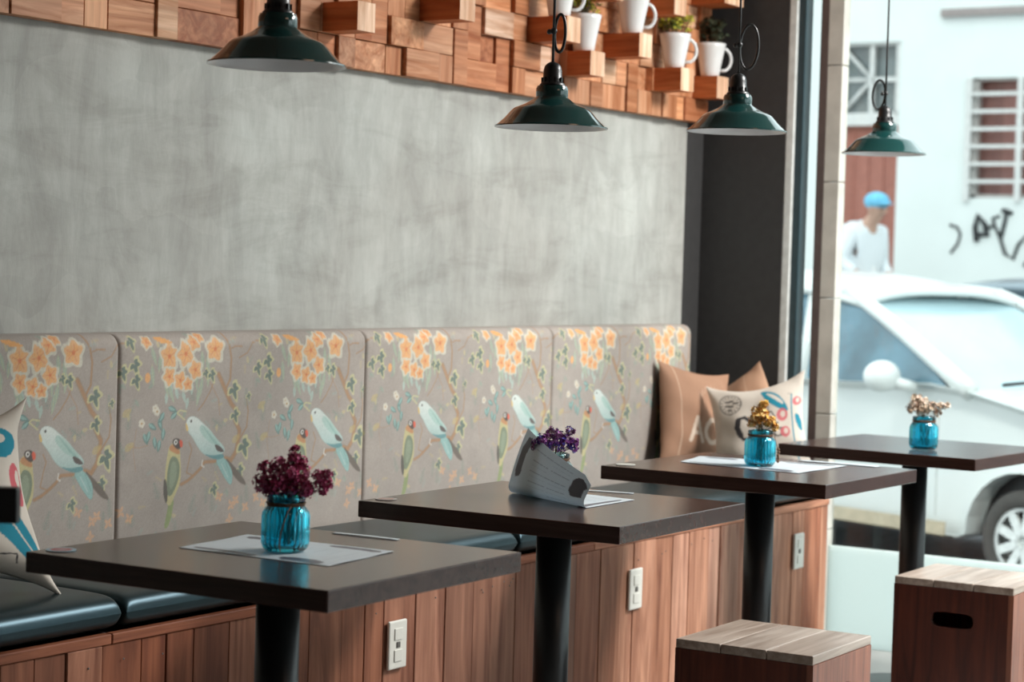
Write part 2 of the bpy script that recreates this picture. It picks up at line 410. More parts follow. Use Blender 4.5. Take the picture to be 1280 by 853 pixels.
# leather seat cushions
def cushion(x0, x1, label):
    L_, D_, H_ = x1-x0-.008, .435, .073
    m = MB()
    def f(u, v, top):
        a, b = 2*u-1, 2*v-1
        ex = (1-abs(a)**90)**.5; ey = (1-abs(b)**12)**.5 if abs(b) < 1 else 0
        h = ex*ey
        puff = .007*(1-a**8)*(1-b*b)
        x = x0+.004+L_*(.5+a/2*(1-.006*(1-h))); y = 2.920+D_*(.5+b/2)
        z = ZW+.001+H_/2+(H_/2*h+puff*.9 if top else -H_/2*h)
        return (x, y, z)
    def warp(t, k): s = 2*t-1; return .5+.5*math.copysign(1-(1-abs(s))**k, s)
    m.grid(lambda u, v: f(warp(u, 3.2), warp(v, 1.7), True), 90, 36)
    m.grid(lambda u, v: f(warp(u, 3.2), warp(v, 1.7), False), 90, 36, flip=True)
    r = [Vector(f(warp(t, 1.9), 0, True)) for t in [i/60 for i in range(61)]]
    root = thing('seat_cushion', label, 'cushion', ((x0+x1)/2, 3.14, ZW), group=None)
    bpy.context.view_layer.update()
    o = bp(m, 'leather_cover', 'leather', root)
    return root
cushion(2.35, 3.115, 'black leather seat cushion at the left end of the bench, under the teal-leaf pillow')
cushion(3.115, 4.605, 'black leather seat cushion behind the table with the burgundy flowers')
cushion(4.605, 6.04, 'black leather seat cushion behind the tables with purple and yellow flowers')
cushion(6.04, 6.56, 'short leather seat cushion at the window end of the bench, under three pillows')

# ------------------------------------------------------------------ bird print backrest
bgc = srgb(168, 158, 150)
T = dict(
 body=[(0.23,0.879),(0.235,0.887),(0.247,0.892),(0.265,0.889),(0.285,0.876),(0.315,0.856),(0.339,0.833),(0.366,0.813),(0.372,0.8),(0.357,0.794),(0.37,0.785),(0.36,0.782),(0.337,0.782),(0.294,0.797),(0.274,0.814),(0.257,0.836),(0.237,0.855),(0.232,0.868)],
 wing=[(0.285,0.872),(0.315,0.854),(0.342,0.83),(0.359,0.813),(0.333,0.817),(0.306,0.829),(0.284,0.848),(0.275,0.861)],
 wingtip=[(0.331,0.821),(0.352,0.815),(0.371,0.8),(0.36,0.798),(0.341,0.802)],
 rump=[(0.294,0.799),(0.327,0.791),(0.366,0.795),(0.37,0.784),(0.34,0.78),(0.307,0.792)],
 tail=[(0.337,0.782),(0.367,0.786),(0.388,0.767),(0.403,0.744),(0.4,0.711),(0.379,0.728),(0.355,0.756)],
 darktail=[(0.373,0.786),(0.394,0.771),(0.425,0.747),(0.45,0.723),(0.457,0.709),(0.433,0.716),(0.409,0.735),(0.388,0.756)],
 beak=[(0.227,0.879),(0.235,0.87),(0.238,0.858),(0.234,0.855),(0.229,0.861)],
 crest=[(0.223,0.885),(0.197,0.902),(0.207,0.908),(0.229,0.904),(0.233,0.891)],
 lb_body=[(0.172,0.824),(0.187,0.832),(0.209,0.818),(0.21,0.8),(0.215,0.766),(0.213,0.731),(0.192,0.699),(0.18,0.678),(0.165,0.688),(0.158,0.718),(0.16,0.769),(0.166,0.803)],
 lb_head=[(0.181,0.832),(0.187,0.841),(0.201,0.842),(0.212,0.835),(0.213,0.822),(0.207,0.812),(0.191,0.819)],
 lb_cheek=[(0.175,0.826),(0.187,0.827),(0.209,0.812),(0.209,0.8),(0.185,0.808),(0.171,0.815)],
 lb_beak=[(0.206,0.836),(0.214,0.837),(0.22,0.828),(0.216,0.817),(0.209,0.82)],
 lb_wing=[(0.179,0.799),(0.198,0.796),(0.209,0.779),(0.209,0.753),(0.2,0.728),(0.182,0.702),(0.168,0.707),(0.166,0.735),(0.169,0.773)],
 lb_dark=[(0.156,0.748),(0.165,0.743),(0.171,0.7),(0.167,0.684),(0.159,0.697),(0.154,0.719)],
 lb_tail=[(0.176,0.696),(0.194,0.699),(0.187,0.656),(0.174,0.627),(0.16,0.626),(0.168,0.658)],
 branch=[(0.216,0.729),(0.238,0.736),(0.257,0.746),(0.282,0.762),(0.298,0.778),(0.337,0.777)],
 branch2=[(0.257,0.748),(0.234,0.756),(0.243,0.79),(0.251,0.811),(0.241,0.829)],
 branch3=[(0.271,0.905),(0.29,0.921),(0.315,0.951),(0.324,0.968)],
 vine=[(0.345,0.99),(0.36,0.967),(0.371,0.949),(0.392,0.917),(0.416,0.896),(0.407,0.875),(0.425,0.849),(0.419,0.819),(0.413,0.797),(0.394,0.776),(0.374,0.782)],
 vine2=[(0.426,0.827),(0.452,0.857),(0.457,0.897),(0.449,0.928)],
 vine3=[(0.375,1.12),(0.375,1.086),(0.385,1.06),(0.392,1.03),(0.388,0.978),(0.372,0.955)],
 vine4=[(0.393,1.054),(0.41,1.059),(0.433,1.057)],
 twig=[(-0.06,1.03),(-0.028,1.042),(-0.009,1.066),(0.015,1.073),(0.041,1.069)])
ivy = [(0.041,1.067,.9),(0.015,0.996,.9),(0.055,1.011,1),(0.059,0.977,.9),(0.406,0.942,1.1),(0.323,0.984,.8),(0.41,0.881,.9),(0.447,0.799,1.25),(0.337,0.703,.8),(0.432,0.742,.9),(0.30,.99,.6),(.46,.93,.5)]
flowers = [(0.168,1.038,1.1,0),(0.226,1.043,1.1,.3),(0.332,1.053,1.1,-.1),(0.257,1.071,.8,.2),(0.169,0.99,.8,.4),(0.207,0.98,.8,-.3),(0.26,1.004,.85,.2),(0.234,0.97,.6,.1),(0.091,1.074,.6,.5),(0.281,1.087,.6,.2)]
teal = [(0.164,0.917,0.3),(0.173,0.888,-.6),(0.133,0.893,1.2),(0.119,0.851,1.4),(0.14,0.843,1.8),(0.083,0.86,1.1),(0.098,0.881,.5),(0.154,0.907,2.2),(.105,.865,1.9),(.152,.87,1.7)]
longleaf = [(0.283,1.032),(0.286,0.969),(0.305,1.022),(0.312,0.991),(0.263,0.986),(0.275,0.945),(0.152,0.971),(0.165,0.953),(0.105,1.043),(0.108,1.001),(.14,1.03),(.30,1.05)]
small = [(-0.065,0.675),(-0.027,0.655),(-0.086,0.63),(0.014,0.678),(0.042,0.662),(.355,.69),(.40,.665)]
P = Paint(0, .482, .50, 1.22, .0011, bgc, wrap=True)
r2 = np.random.RandomState(5)
for k in range(240):   # mottled ground of the cloth
    P.disc((r2.uniform(0, .482), r2.uniform(.5, 1.2)), r2.uniform(.006, .03), tuple(np.array(bgc)*r2.uniform(.9, 1.1)), .35)
def leafpts(x, z, a, ln, wd):
    ca, sa = math.cos(a), math.sin(a); q = [(0, 0), (.3, .5), (.6, .42), (1, 0), (.6, -.42), (.3, -.5)]
    return [(x+(u*ln)*ca-(v*wd)*sa, z+(u*ln)*sa+(v*wd)*ca) for u, v in q]
def fern(x, z, a, n, ln, col, al=.7):
    for i in range(n):
        t = i/n; cx, cz = x+math.cos(a)*ln*t, z+math.sin(a)*ln*t
        for s in (-1, 1):
            P.line([(cx, cz), (cx+math.cos(a+s*.9)*ln*.28*(1-t*.6), cz+math.sin(a+s*.9)*ln*.28*(1-t*.6))], .0018, col, al)
    P.line([(x, z), (x+math.cos(a)*ln, z+math.sin(a)*ln)], .0018, col, al)
br, gr, tl, cream, orange = srgb(176, 132, 92), srgb(130, 150, 126), srgb(92, 136, 132), srgb(205, 200, 150), srgb(240, 172, 98)
dkleaf = srgb(86, 112, 106)
for k, wd in (('vine3', .006), ('vine', .013), ('vine2', .004), ('vine4', .003), ('branch3', .003), ('twig', .003), ('branch', .008), ('branch2', .003)):
    P.line(T[k], wd*1.25, srgb(150, 130, 104), .6); P.line(T[k], wd*.8, br, .9)
for (x, z, s) in [(.255, .93, 2.1), (.45, .91, 1.6), (.02, .80, 1.9), (.03, .87, 1.4), (.36, .86, 2.6), (.14, .70, 2), (.31, .72, 4.6), (.20, .60, 1.6), (.33, .655, 1.6), (-.046, .64, 1.5), (.052, .64, 1.6), (.25, .66, 1.2), (.46, .67, 1.7)]:
    fern(x, z, s, 7, .045, srgb(128, 148, 136), .75)
for k in range(46):
    x, z = r2.uniform(0, .482), r2.uniform(.60, 1.09); a = r2.uniform(0, 6.28)
    fern(x, z, a, 4, r2.uniform(.015, .032), (srgb(136, 158, 146), srgb(196, 176, 130), srgb(150, 172, 166))[k % 3], .55)
    if k % 3 == 0: P.poly(leafpts(x, z, a+1, .022, .011), (srgb(140, 166, 150), srgb(206, 190, 140))[k % 2], .6)
for (x, z) in ((.16, .935), (.19, .945), (.215, .935), (.235, .92), (.175, .955), (.25, .955)):
    P.poly(leafpts(x, z+.02, -1.5+r2.uniform(-.3, .3), .035, .012), srgb(176, 200, 190), .85)
P.line([(.30, .99), (.33, .95), (.345, .93), (.35, .89)], .003, br, .6); P.line([(.06, .77), (.05, .82), (.06, .87)], .0025, br, .5); P.line([(.03, .83), (.07, .825), (.10, .83)], .0025, br, .5)
for (x, z) in longleaf:
    a = -1.45+r2.uniform(-.35, .35); P.poly(leafpts(x, z+.02, a, .055, .014), srgb(158, 178, 160), .9); P.line([(x, z+.02), (x+math.cos(a)*.05, z+.02+math.sin(a)*.05)], .0015, cream, .7)
for (x, z, s) in ivy:
    for a, ln in ((-1.2, .036), (-.1, .026), (-2.4, .026), (.9, .02)):
        P.poly(leafpts(x-.006*s, z+.014*s, a, ln*s*1.15, .020*s), cream, .85)
    for a, ln in ((-1.2, .031), (-.1, .021), (-2.4, .021), (.9, .016)):
        P.poly(leafpts(x-.006*s, z+.012*s, a, ln*s, .013*s), dkleaf, .95)
for (x, z, a) in teal:
    P.poly(leafpts(x, z, -a, .036, .016), tl, .9); P.poly(leafpts(x, z, -a, .030, .008), srgb(150, 190, 184), .8)
for (x, z) in ((.122, .915), (.077, .882), (.128, .908)):
    for q in range(5): P.disc((x+.006*math.cos(q*1.26), z+.006*math.sin(q*1.26)), .005, srgb(222, 216, 200), .9)
    P.disc((x, z), .003, srgb(190, 150, 90))
for (x, z, s, a0) in flowers:
    for k in range(5):
        a = a0+PI/2+k*2*PI/5+r2.uniform(-.2, .2); P.poly(leafpts(x, z, a, .041*s, .036*s), srgb(218, 214, 196), .85)
    for k in range(5):
        a = a0+PI/2+k*2*PI/5+r2.uniform(-.2, .2); P.poly(leafpts(x, z, a, .032*s, .026*s), orange, .8)
        P.line([(x, z), (x+math.cos(a)*.02*s, z+math.sin(a)*.02*s)], .002, srgb(225, 118, 60), .7)
    P.disc((x, z), .005*s, srgb(228, 122, 62), .8)
P.poly(leafpts(.115, 1.086, -.25, .075, .018), srgb(235, 165, 80), .95); P.disc((.094, .989), .009, orange, .9, .012)
for (x, z) in small:
    for k in range(4):
        a = .6+k*1.45+x*40; P.poly(leafpts(x, z, a, .017, .009), srgb(226, 172, 128), .7)
for (x, z) in ((.02, .82), (.01, .90), (.395, .82)): P.poly(leafpts(x, z, .5, .04, .02), srgb(200, 176, 110), .55)
P.poly(T['darktail'], srgb(98, 88, 80)); P.poly(T['tail'], srgb(146, 190, 186), edge=(.001, srgb(120, 150, 146)))
P.line([(.36, .77), (.385, .735)], .002, srgb(196, 216, 212)); P.line([(.375, .775), (.396, .735)], .002, srgb(110, 160, 158))
P.line(T['crest'][:3]+[T['crest'][3]], .0035, cream)
def bodycol(X, Z):
    t = np.clip((.885-Z)/.10, 0, 1)[..., None]; return np.array(srgb(222, 230, 224))*(1-t)+np.array(srgb(168, 200, 196))*t
P.poly(T['body'], bodycol, edge=(.0012, srgb(150, 170, 165)))
P.poly(T['wing'], srgb(160, 200, 190), .7)
for k in range(5): P.line([(.29+.012*k, .866-.010*k), (.325+.008*k, .828-.006*k)], .0016, srgb(118, 168, 162), .6)
P.poly(T['rump'], srgb(70, 140, 146), .9); P.poly(T['wingtip'], srgb(74, 66, 66))
P.poly(T['beak'], srgb(222, 188, 110), smooth=1); P.disc((.247, .88), .0034, (.01, .01, .01))
P.line([(.29, .782), (.288, .770), (.296, .766)], .004, srgb(220, 214, 205))
P.poly(T['lb_tail'], srgb(140, 158, 100), .95); P.poly(T['lb_body'], srgb(198, 188, 136))
P.poly(T['lb_wing'], srgb(116, 132, 108), .95, edge=(.001, srgb(150, 158, 124)))
P.poly([(p[0]*.6+.188*.4, p[1]*.7+.76*.3) for p in T['lb_wing']], srgb(146, 162, 136), .7)
P.poly(T['lb_dark'], srgb(74, 72, 66)); P.poly(T['lb_cheek'], srgb(196, 138, 88)); P.poly(T['lb_head'], srgb(58, 44, 42))
P.poly(T['lb_beak'], srgb(222, 84, 52), smooth=1); P.disc((.194, .832), .0062, srgb(235, 232, 225)); P.disc((.1945, .832), .0032, (.01, .01, .01))
back = thing('upholstered_backrest', 'long padded bench backrest in taupe fabric printed with parrots, vines and orange flowers', 'backrest', (4.4, 3.4, .5))
bpy.context.view_layer.update()
seams = [2.35, 2.60, 3.555, 4.505, 5.465, 6.392]
ZB0, ZB1 = .50, 1.093
for a, b in zip(seams[:-1], seams[1:]):
    n = max(4, int((b-a)/.0024)); xs = np.linspace(a, b, n)
    # profile: straight up the front, round over the top, back to the wall
    R = .035; fr = np.linspace(ZB0, ZB1-R, 230); prof = [(0.0, z, z) for z in fr]
    for k in range(1, 13):
        t = PI/2*k/12; prof.append((R-R*math.cos(t), ZB1-R+R*math.sin(t), ZB1-R+R*t))
    for k in range(1, 8): prof.append((R+(.10-R)*k/7, ZB1, ZB1-R+R*PI/2+(.10-R)*k/7))
    prof = np.array(prof); m = len(prof)
    X, J = np.meshgrid(xs, np.arange(m)); X = X.ravel(); J = J.ravel()
    e = np.minimum(X-a, b-X); dip = .009*np.exp(-(e/.0035)**1.2)
    end = b > 6.38
    if end: dip = dip + np.where(b-X < .035, (.035-np.sqrt(np.clip(.035**2-(.035-(b-X))**2, 0, None))), 0)
    belly = .006*np.sin(np.clip((X-a)/(b-a), 0, 1)*PI)*np.sin(np.clip((prof[J, 1]-ZB0)/(ZB1-ZB0), 0, 1)*PI)
    Y = 3.362+prof[J, 0]+dip*(1-prof[J, 0]/.12)-belly; Y = np.minimum(Y, 3.4595); Z = prof[J, 1]-dip*.6*(prof[J, 0]/.1)
    V = np.stack([X, Y, Z], 1)
    col = P.sample(np.mod(X-3.555, .482), prof[J, 2])
    i = np.arange(n-1)[None, :]+(np.arange(m-1)*n)[:, None]
    Fq = np.stack([i, i+1, i+n+1, i+n], -1).reshape(-1, 4)
    col = col*.78+np.array(bgc)*.22; col = col*(.93+.14*r2.rand(len(col), 1))
    o = array_mesh('padded_panel', V, Fq, col, 'fabric', back); o.matrix_parent_inverse = back.matrix_basis.inverted()
sd = MB(); sd.box(2.36, 6.36, 3.40, 3.458, .50, 1.075); bp(sd, 'backing_board', 'brown_frame', back)

# ------------------------------------------------------------------ mosaic of wooden blocks
mos = thing('wood_block_mosaic', 'mosaic of reclaimed wooden blocks covering the upper part of the plaster wall', 'wall panel', (4.8, 3.44, 1.8))
bpy.context.view_layer.update()
Z0, MD = 1.797, .08
blocks = [(3.143,3.252,0,2),(3.253,3.408,0,1),(3.408,3.485,0,1),(3.251,3.354,1,1),(3.354,3.484,1,1),(3.485,3.561,0,2),(3.562,3.722,0,1),(3.56,3.719,1,1),(3.721,3.794,0,2),(3.795,4.026,0,1),(3.792,3.953,1,1),(3.953,4.023,1,1),(4.025,4.138,0,2),(4.139,4.243,0,1),(4.243,4.34,0,1),(4.136,4.25,1,1),(4.25,4.337,1,1),(4.34,4.416,0,1),(4.416,4.49,0,1),(4.49,4.646,0,1),(4.337,4.42,1,1),(4.42,4.497,1,1),(4.497,4.573,1,1),(4.573,4.647,1,2),(4.65,4.807,1,1),(4.648,4.725,0,1),(4.725,4.885,0,1),(4.885,4.964,0,1),(4.964,5.034,0,2),(4.807,4.962,1,1),(4.647,4.728,2,1),(4.728,4.799,2,1),(5.034,5.112,1,2),(5.036,5.2,0,1),(5.112,5.198,1,1),(5.117,5.273,2,1),(5.2,5.275,0,2),(5.273,5.354,2,1),(5.275,5.427,1,1),(5.427,5.499,1,1),(5.277,5.349,0,1),(5.349,5.5,0,1),(5.5,5.585,0,2),(5.588,5.745,0,1),(5.745,5.821,0,1),(5.821,5.98,0,1),(5.585,5.67,1,1),(5.67,5.822,1,1),(5.822,5.91,1,1),(5.91,5.978,1,1),(5.981,6.05,0,2),(6.05,6.135,1,1),(6.053,6.214,0,1),(6.135,6.22,1,1),(6.22,6.434,1,1),(6.214,6.311,0,1),(6.311,6.38,0,1),(6.38,6.546,0,1),(6.434,6.546,1,1)]
rng = random.Random(21)
# the rest of the panel above and to the left, in the same basket of small and double blocks
cells = {}
x_edges = [2.0+.08*k for k in range(57)]
def fill(r0, r1, x0, x1):
    n = max(1, int(round((x1-x0)/.0785))); stp = (x1-x0)/n; used = set()
    for r in range(r0, r1):
        for c in range(n):
            if (r, c) in used: continue
            k = rng.random(); w_, h_ = 1, 1
            if k < .34 and c+1 < n and (r, c+1) not in used: w_ = 2
            elif k < .62 and r+1 < r1: h_ = 2
            for a in range(w_):
                for b in range(h_): used.add((r+b, c+a))
            blocks.append((x0+c*stp, x0+(c+w_)*stp, r, h_))
fill(0, 2, 1.95, 3.143); fill(2, 3, 1.95, 4.573); fill(2, 3, 4.799, 5.034); fill(3, 10, 1.95, 5.354)
fill(2, 10, 5.354, 6.546); fill(3, 4, 5.34, 5.354)
mb = MB(); depth_of = {}
pal = [(1, 1, 1), (.82, .74, .66), (1.15, 1.22, 1.3), (.95, .85, .78), (.70, .56, .48), (1.1, 1.1, 1.05), (1.2, 1.5, 1.75), (.9, .95, 1.0)]
for (a, b, r, n) in blocks:
    if b-a < .02: continue
    d = rng.choice([.030, .034, .038, .042, .046]); 
    t = rng.choice(pal); k = rng.uniform(.85, 1.12); off = Vector((rng.uniform(-9, 9), rng.uniform(-9, 9), rng.uniform(-9, 9)))
    z0, z1 = Z0+r*MD, Z0+(r+n)*MD
    if (r, n) == (2, 1) and abs(a-5.117) < .01: t = (1.35, 1.9, 2.6); d = .044
    if abs(a-5.427) < .01 and r == 1: t = (1.35, 1.9, 2.6)
    if abs(a-5.112) < .005 and r == 1: d = .022
    if abs(a-5.5) < .005: d = .016; t = (.5, .4, .4)
    if abs(a-6.05) < .005 and r == 1: d = .018; t = (.8, .8, .8)
    g = rng.choice(['x', 'z', 'x', 'y'])
    mb.box(a+.0008, b-.0008, WALL-d, WALL-.001, z0+.0008, z1-.0008, (t[0]*k, t[1]*k, t[2]*k), (g, off))
bp(mb, 'block_field', 'mosaic', mos, bevel=.0012, seg=1)
# long blocks that stick out as little ledges
ledges = [(4.344, 3.299, .076, 1), (4.798, 3.289, .075, 2), (5.362, 3.286, .082, 2), (5.587, 3.332, .086, 1), (5.826, 3.295, .082, 2),
          (6.042, 3.290, .082, 4), (6.140, 3.31, .090, 1), (6.444, 3.332, .084, 1), (6.40, 3.29, .14, 5), (5.62, 3.29, .082, 4), (4.10, 3.30, .08, 4), (3.6, 3.3, .08, 3), (5.0, 3.3, .08, 4)]
for (x, y, wd, row) in ledges:
    m = MB(); z0 = Z0+row*MD
    off = Vector((rng.uniform(-9, 9), rng.uniform(-9, 9), rng.uniform(-9, 9)))
    # sides orange, the sawn end pale
    P8 = [(x, y, z0+.002), (x+wd, y, z0+.002), (x+wd, WALL-.001, z0+.002), (x, WALL-.001, z0+.002), (x, y, z0+MD-.002), (x+wd, y, z0+MD-.002), (x+wd, WALL-.001, z0+MD-.002), (x, WALL-.001, z0+MD-.002)]
    m.add(P8, [(0, 3, 2, 1), (4, 5, 6, 7), (3, 7, 6, 2), (0, 4, 7, 3), (1, 2, 6, 5)], (1.0, .66, .42), ('y', off))
    m.add([P8[0], P8[1], P8[5], P8[4]], [(0, 1, 2, 3)], (1.35, 1.9, 2.5), ('z', off))
    bp(m, 'ledge_block', 'mosaic', mos)

# ------------------------------------------------------------------ cups and potted plants on the ledges
def cup(loc, handle_dir, plant, label, group='white cups on the wooden ledges'):
    name = 'potted_plant' if plant else 'ceramic_cup'
    t = thing(name, label, 'potted plant' if plant else 'cup', loc, 0, group)
    H_, rb, rtp = .115, .033, .054
    pr = [(.0001, 0), (rb-.003, 0), (rb, .003)] + [(rb+(rtp-rb)*(k/8)**1.15, .003+(H_-.003)*k/8) for k in range(1, 9)] + [(rtp-.002, H_+.001), (rtp-.004, H_-.001)] + [(rb+(rtp-rb)*((8-k)/8)-.004, H_-H_*.82*k/8) for k in range(1, 9)] + [(.0001, H_*.17)]
    MB().lathe(pr, 36).build('cup_body', 'ceramic', t)
    a = handle_dir; pts = []
    for k in range(15):
        q = -1.35+2.7*k/14; rr = .044+.034*math.cos(q); zz = .062+.040*math.sin(q)
        if k == 0: rr = .040
        pts.append((rr*math.cos(a), rr*math.sin(a), zz))
    MB().tube(pts, .0055, 10).build('handle', 'ceramic', t)
    if plant:
        MB().lathe([(.0001, .098), (.047, .098)], 24).build('soil', 'soil', t)
        lf = MB(); rg = random.Random(int(loc[0]*100)); st = MB()
        base = {'lime': (.62, .62, .07), 'dark': (.045, .06, .03), 'green': (.16, .25, .05)}
        for k in range(34):
            a = rg.uniform(0, 2*PI); h = rg.uniform(.03, .085); r_ = rg.uniform(.005, .050)
            tip = Vector((r_*math.cos(a), r_*math.sin(a), .10+h*(1.2-.6*(r_/.07)**2)))
            st.tube([(tip.x*.4, tip.y*.4, .098), tip], .0012, 5)
            for q in range(26):
                d = Vector((rg.gauss(0, 1), rg.gauss(0, 1), rg.gauss(.3, 1))).normalized(); c0 = tip+d*rg.uniform(.002, .012)
                s_ = rg.uniform(.005, .009); u = d.orthogonal().normalized(); v = d.cross(u)
                cc = base[plant if rg.random() < .65 else ('green' if plant == 'lime' else 'dark')]; f = rg.uniform(.7, 1.4)
                lf.add([c0, c0+(u*.5+d*.6)*s_, c0+d*s_*1.7, c0+(-u*.5+d*.6)*s_], [(0, 1, 2, 3)], tuple(min(1, x*f) for x in cc), None, False)
        st.build('stems', 'stem', t); lf.build('leaves', 'leaves', t)
    return t
hd = -.72
def on(l): x, y, wd, row = ledges[l]; return (x+wd/2, y+.052, Z0+(row+1)*MD-.0015)
cup(on(2), hd, None, 'white cup on the ledge behind the second pendant cable, cropped by the photo edge')
cup(on(3), 1.2, 'lime', 'white cup with lime green plant, handle turned away')
cup(on(4), hd, 'dark', 'white cup cut by the top edge of the photo, handle towards the dark pier')
cup(on(6), hd, 'lime', 'white cup with yellow-green plant on the pale-ended ledge beside the dark pier')
cup(on(7), hd, 'dark', 'rightmost white cup, with a dark feathery plant, on the end ledge')

# ------------------------------------------------------------------ pendant lamps
def pendant(loc, ring, label):
    t = thing('pendant_lamp', label, 'lamp', loc, 0, 'green enamel pendant lamps hanging over the tables')
    outer = [(.127, 0), (.1265, .003), (.1235, .0035), (.118, .008), (.104, .021), (.092, .035), (.086, .041), (.080, .0445), (.066, .050), (.050, .058), (.037, .067), (.035, .070)]
    inner = [(.0345, .068), (.049, .0555), (.079, .042), (.090, .033), (.117, .006), (.1245, .0005), (.127, 0)]
    MB().lathe(outer, 64).build('shade', 'enamel', t)
    sh = t.children[0]; 
    MB().lathe(inner, 64).build('shade_lining', 'enamel_white', t)
    for o in t.children[:2]:
        e_ = o.modifiers.new('split', 'EDGE_SPLIT'); e_.split_angle = math.radians(28)
    # remove end caps of open shells
    for o in (t.children[0], t.children[1]):
        me = o.data; import bmesh; b = bmesh.new(); b.from_mesh(me)
        bmesh.ops.delete(b, geom=[f for f in b.faces if len(f.verts) > 10], context='FACES_ONLY'); b.to_mesh(me); b.free()
    cl_ = MB().lathe([(.0001, .066), (.0345, .066), (.036, .069), (.036, .087), (.034, .091), (.0335, .093), (.028, .094), (.0001, .094)], 40).build('collar', 'enamel', t); cl_.modifiers.new('split', 'EDGE_SPLIT').split_angle = math.radians(40)
    hb = MB().lathe([(.0001, .093), (.028, .093), (.029, .096), (.024, .101), (.0215, .104), (.0205, .128), (.018, .138), (.012, .144), (.006, .147), (.0001, .147)], 32)
    for k in range(10):
        a = 2*PI*k/10; hb.box(-.002, .002, .019, .025, .099, .112, m=Matrix.Rotation(a, 4, 'Z'))
    hb.build('lamp_holder', 'bakelite', t)
    MB().lathe([(.0001, .064), (.012, .060), (.022, .045), (.024, .035), (.018, .022), (.0001, .016)], 24).build('bulb', 'enamel_white', t)
    MB().tube([(0, 0, .145), (0, 0, .3), (0, 0, CEIL-loc[2])], .0032, 8).build('cable', 'cable', t)
    dx, dz, rx, rz, ang = ring
    pts = []
    for k in range(28):
        q = 2*PI*k/28; pts.append((math.cos(ang)*(dx+rx*math.cos(q))-math.sin(ang)*.006, math.sin(ang)*(dx+rx*math.cos(q))+math.cos(ang)*.006, dz+rz*math.sin(q)+.25*rx*math.cos(q)))
    MB().tube(pts, .0036, 8, closed=True).build('cable_loop', 'cable', t)
    k = MB(); k.ball((0, 0, dz+.004), .008); k.ball((-.010*math.cos(ang), -.010*math.sin(ang), dz+.002), .006); k.build('cable_knot', 'cable', t)
    return t
A_R = math.atan2(-.841, .541)
pendant((2.956, 2.426, 1.628), (.02, .30, .02, .05, A_R), 'dark green enamel pendant lamp nearest the camera, highest in the picture at upper left')
pendant((3.961, 2.46, 1.587), (.014, .212, .012, .042, A_R), 'dark green enamel pendant lamp, second from the left, in front of the planted cups')
pendant((4.725, 2.384, 1.631), (.026, .215, .024, .056, A_R+.1), 'dark green enamel pendant lamp hanging in front of the dark pier')
pendant((5.929, 2.492, 1.649), (-.020, .18, .019, .044, A_R), 'dark green enamel pendant lamp farthest right, hanging in front of the bright window')

# ------------------------------------------------------------------ tables
def table(x, y, h, rot, label):
    t = thing('bistro_table', label, 'table', (x, y, 0), rot, 'square black bistro tables')
    zt = .761+h; A_, B_, TH = .5895, .6408, .0358
    MB().box(-A_/2, A_/2, -B_/2, B_/2, zt-TH, zt, g=('y', Vector((x*3, 0, 0)))).build('tabletop', 'table', t, bevel=.0022, seg=2)
    m = MB(); 
    m.box(-.15, .15, -.15, .15, zt-TH-.007, zt-TH); m.box(-.05, .05, -.05, .05, zt-TH-.012, zt-TH-.007)
    m.build('mounting_plate', 'black', t, bevel=.002, seg=1)
    MB().lathe([(.039, .012), (.039, zt-TH-.010)], 40).build('post', 'black', t)
    MB().lathe([(.0001, 0), (.215, 0), (.22, .004), (.22, .008), (.20, .012), (.05, .018), (.0001, .018)], 48).build('base_plate', 'black', t)
    return t
TB = [(2.8528, 2.3079, .001, .0293), (3.8914, 2.3772, .001, .0246), (5.0038, 2.4198, .0006, -.0024), (6.0796, 2.4160, -.0027, -.045)]
table(*TB[0], 'square dark table nearest the camera, holding the jar of burgundy flowers')
table(*TB[1], 'square dark table with the curled menu and purple flowers')
table(*TB[2], 'square dark table with the jar of yellow flowers, third along the bench')
table(*TB[3], 'square dark table by the window with beige dried flowers, farthest of the four')
ZT = .762

# ------------------------------------------------------------------ stools
def holed_panel(mb, w_, h_, t_, hc, hw, hh, mtx, col, g):
    angs = sorted(set([2*PI*k/40 for k in range(40)] + [math.atan2(sy*h_/2-hc, sx*w_/2) % (2*PI) for sx in (-1, 1) for sy in (-1, 1)]))
    O, I = [], []
    for a in angs:
        dx, dz = math.cos(a), math.sin(a)
        ts = []
        if abs(dx) > 1e-9: ts.append((w_/2)/abs(dx))
        if dz > 1e-9: ts.append((h_/2-hc)/dz)
        if dz < -1e-9: ts.append((h_/2+hc)/-dz)
        q = min(ts); O.append((dx*q, hc+dz*q))
        e = 4.0; rr = 1/((abs(dx)/hw)**e+(abs(dz)/hh)**e)**(1/e); I.append((dx*rr, hc+dz*rr))
    n = len(angs); V = []
    for yy in (0, t_):
        V += [mtx @ Vector((p[0], yy, p[1])) for p in O]; V += [mtx @ Vector((p[0], yy, p[1])) for p in I]
    Fs = []
    for i in range(n):
        j = (i+1) % n
        Fs += [(i, j, n+j, n+i), (2*n+j, 2*n+i, 3*n+i, 3*n+j), (n+i, n+j, 3*n+j, 3*n+i), (j, i, 2*n+i, 2*n+j)]
    mb.add(V, Fs, col, g)
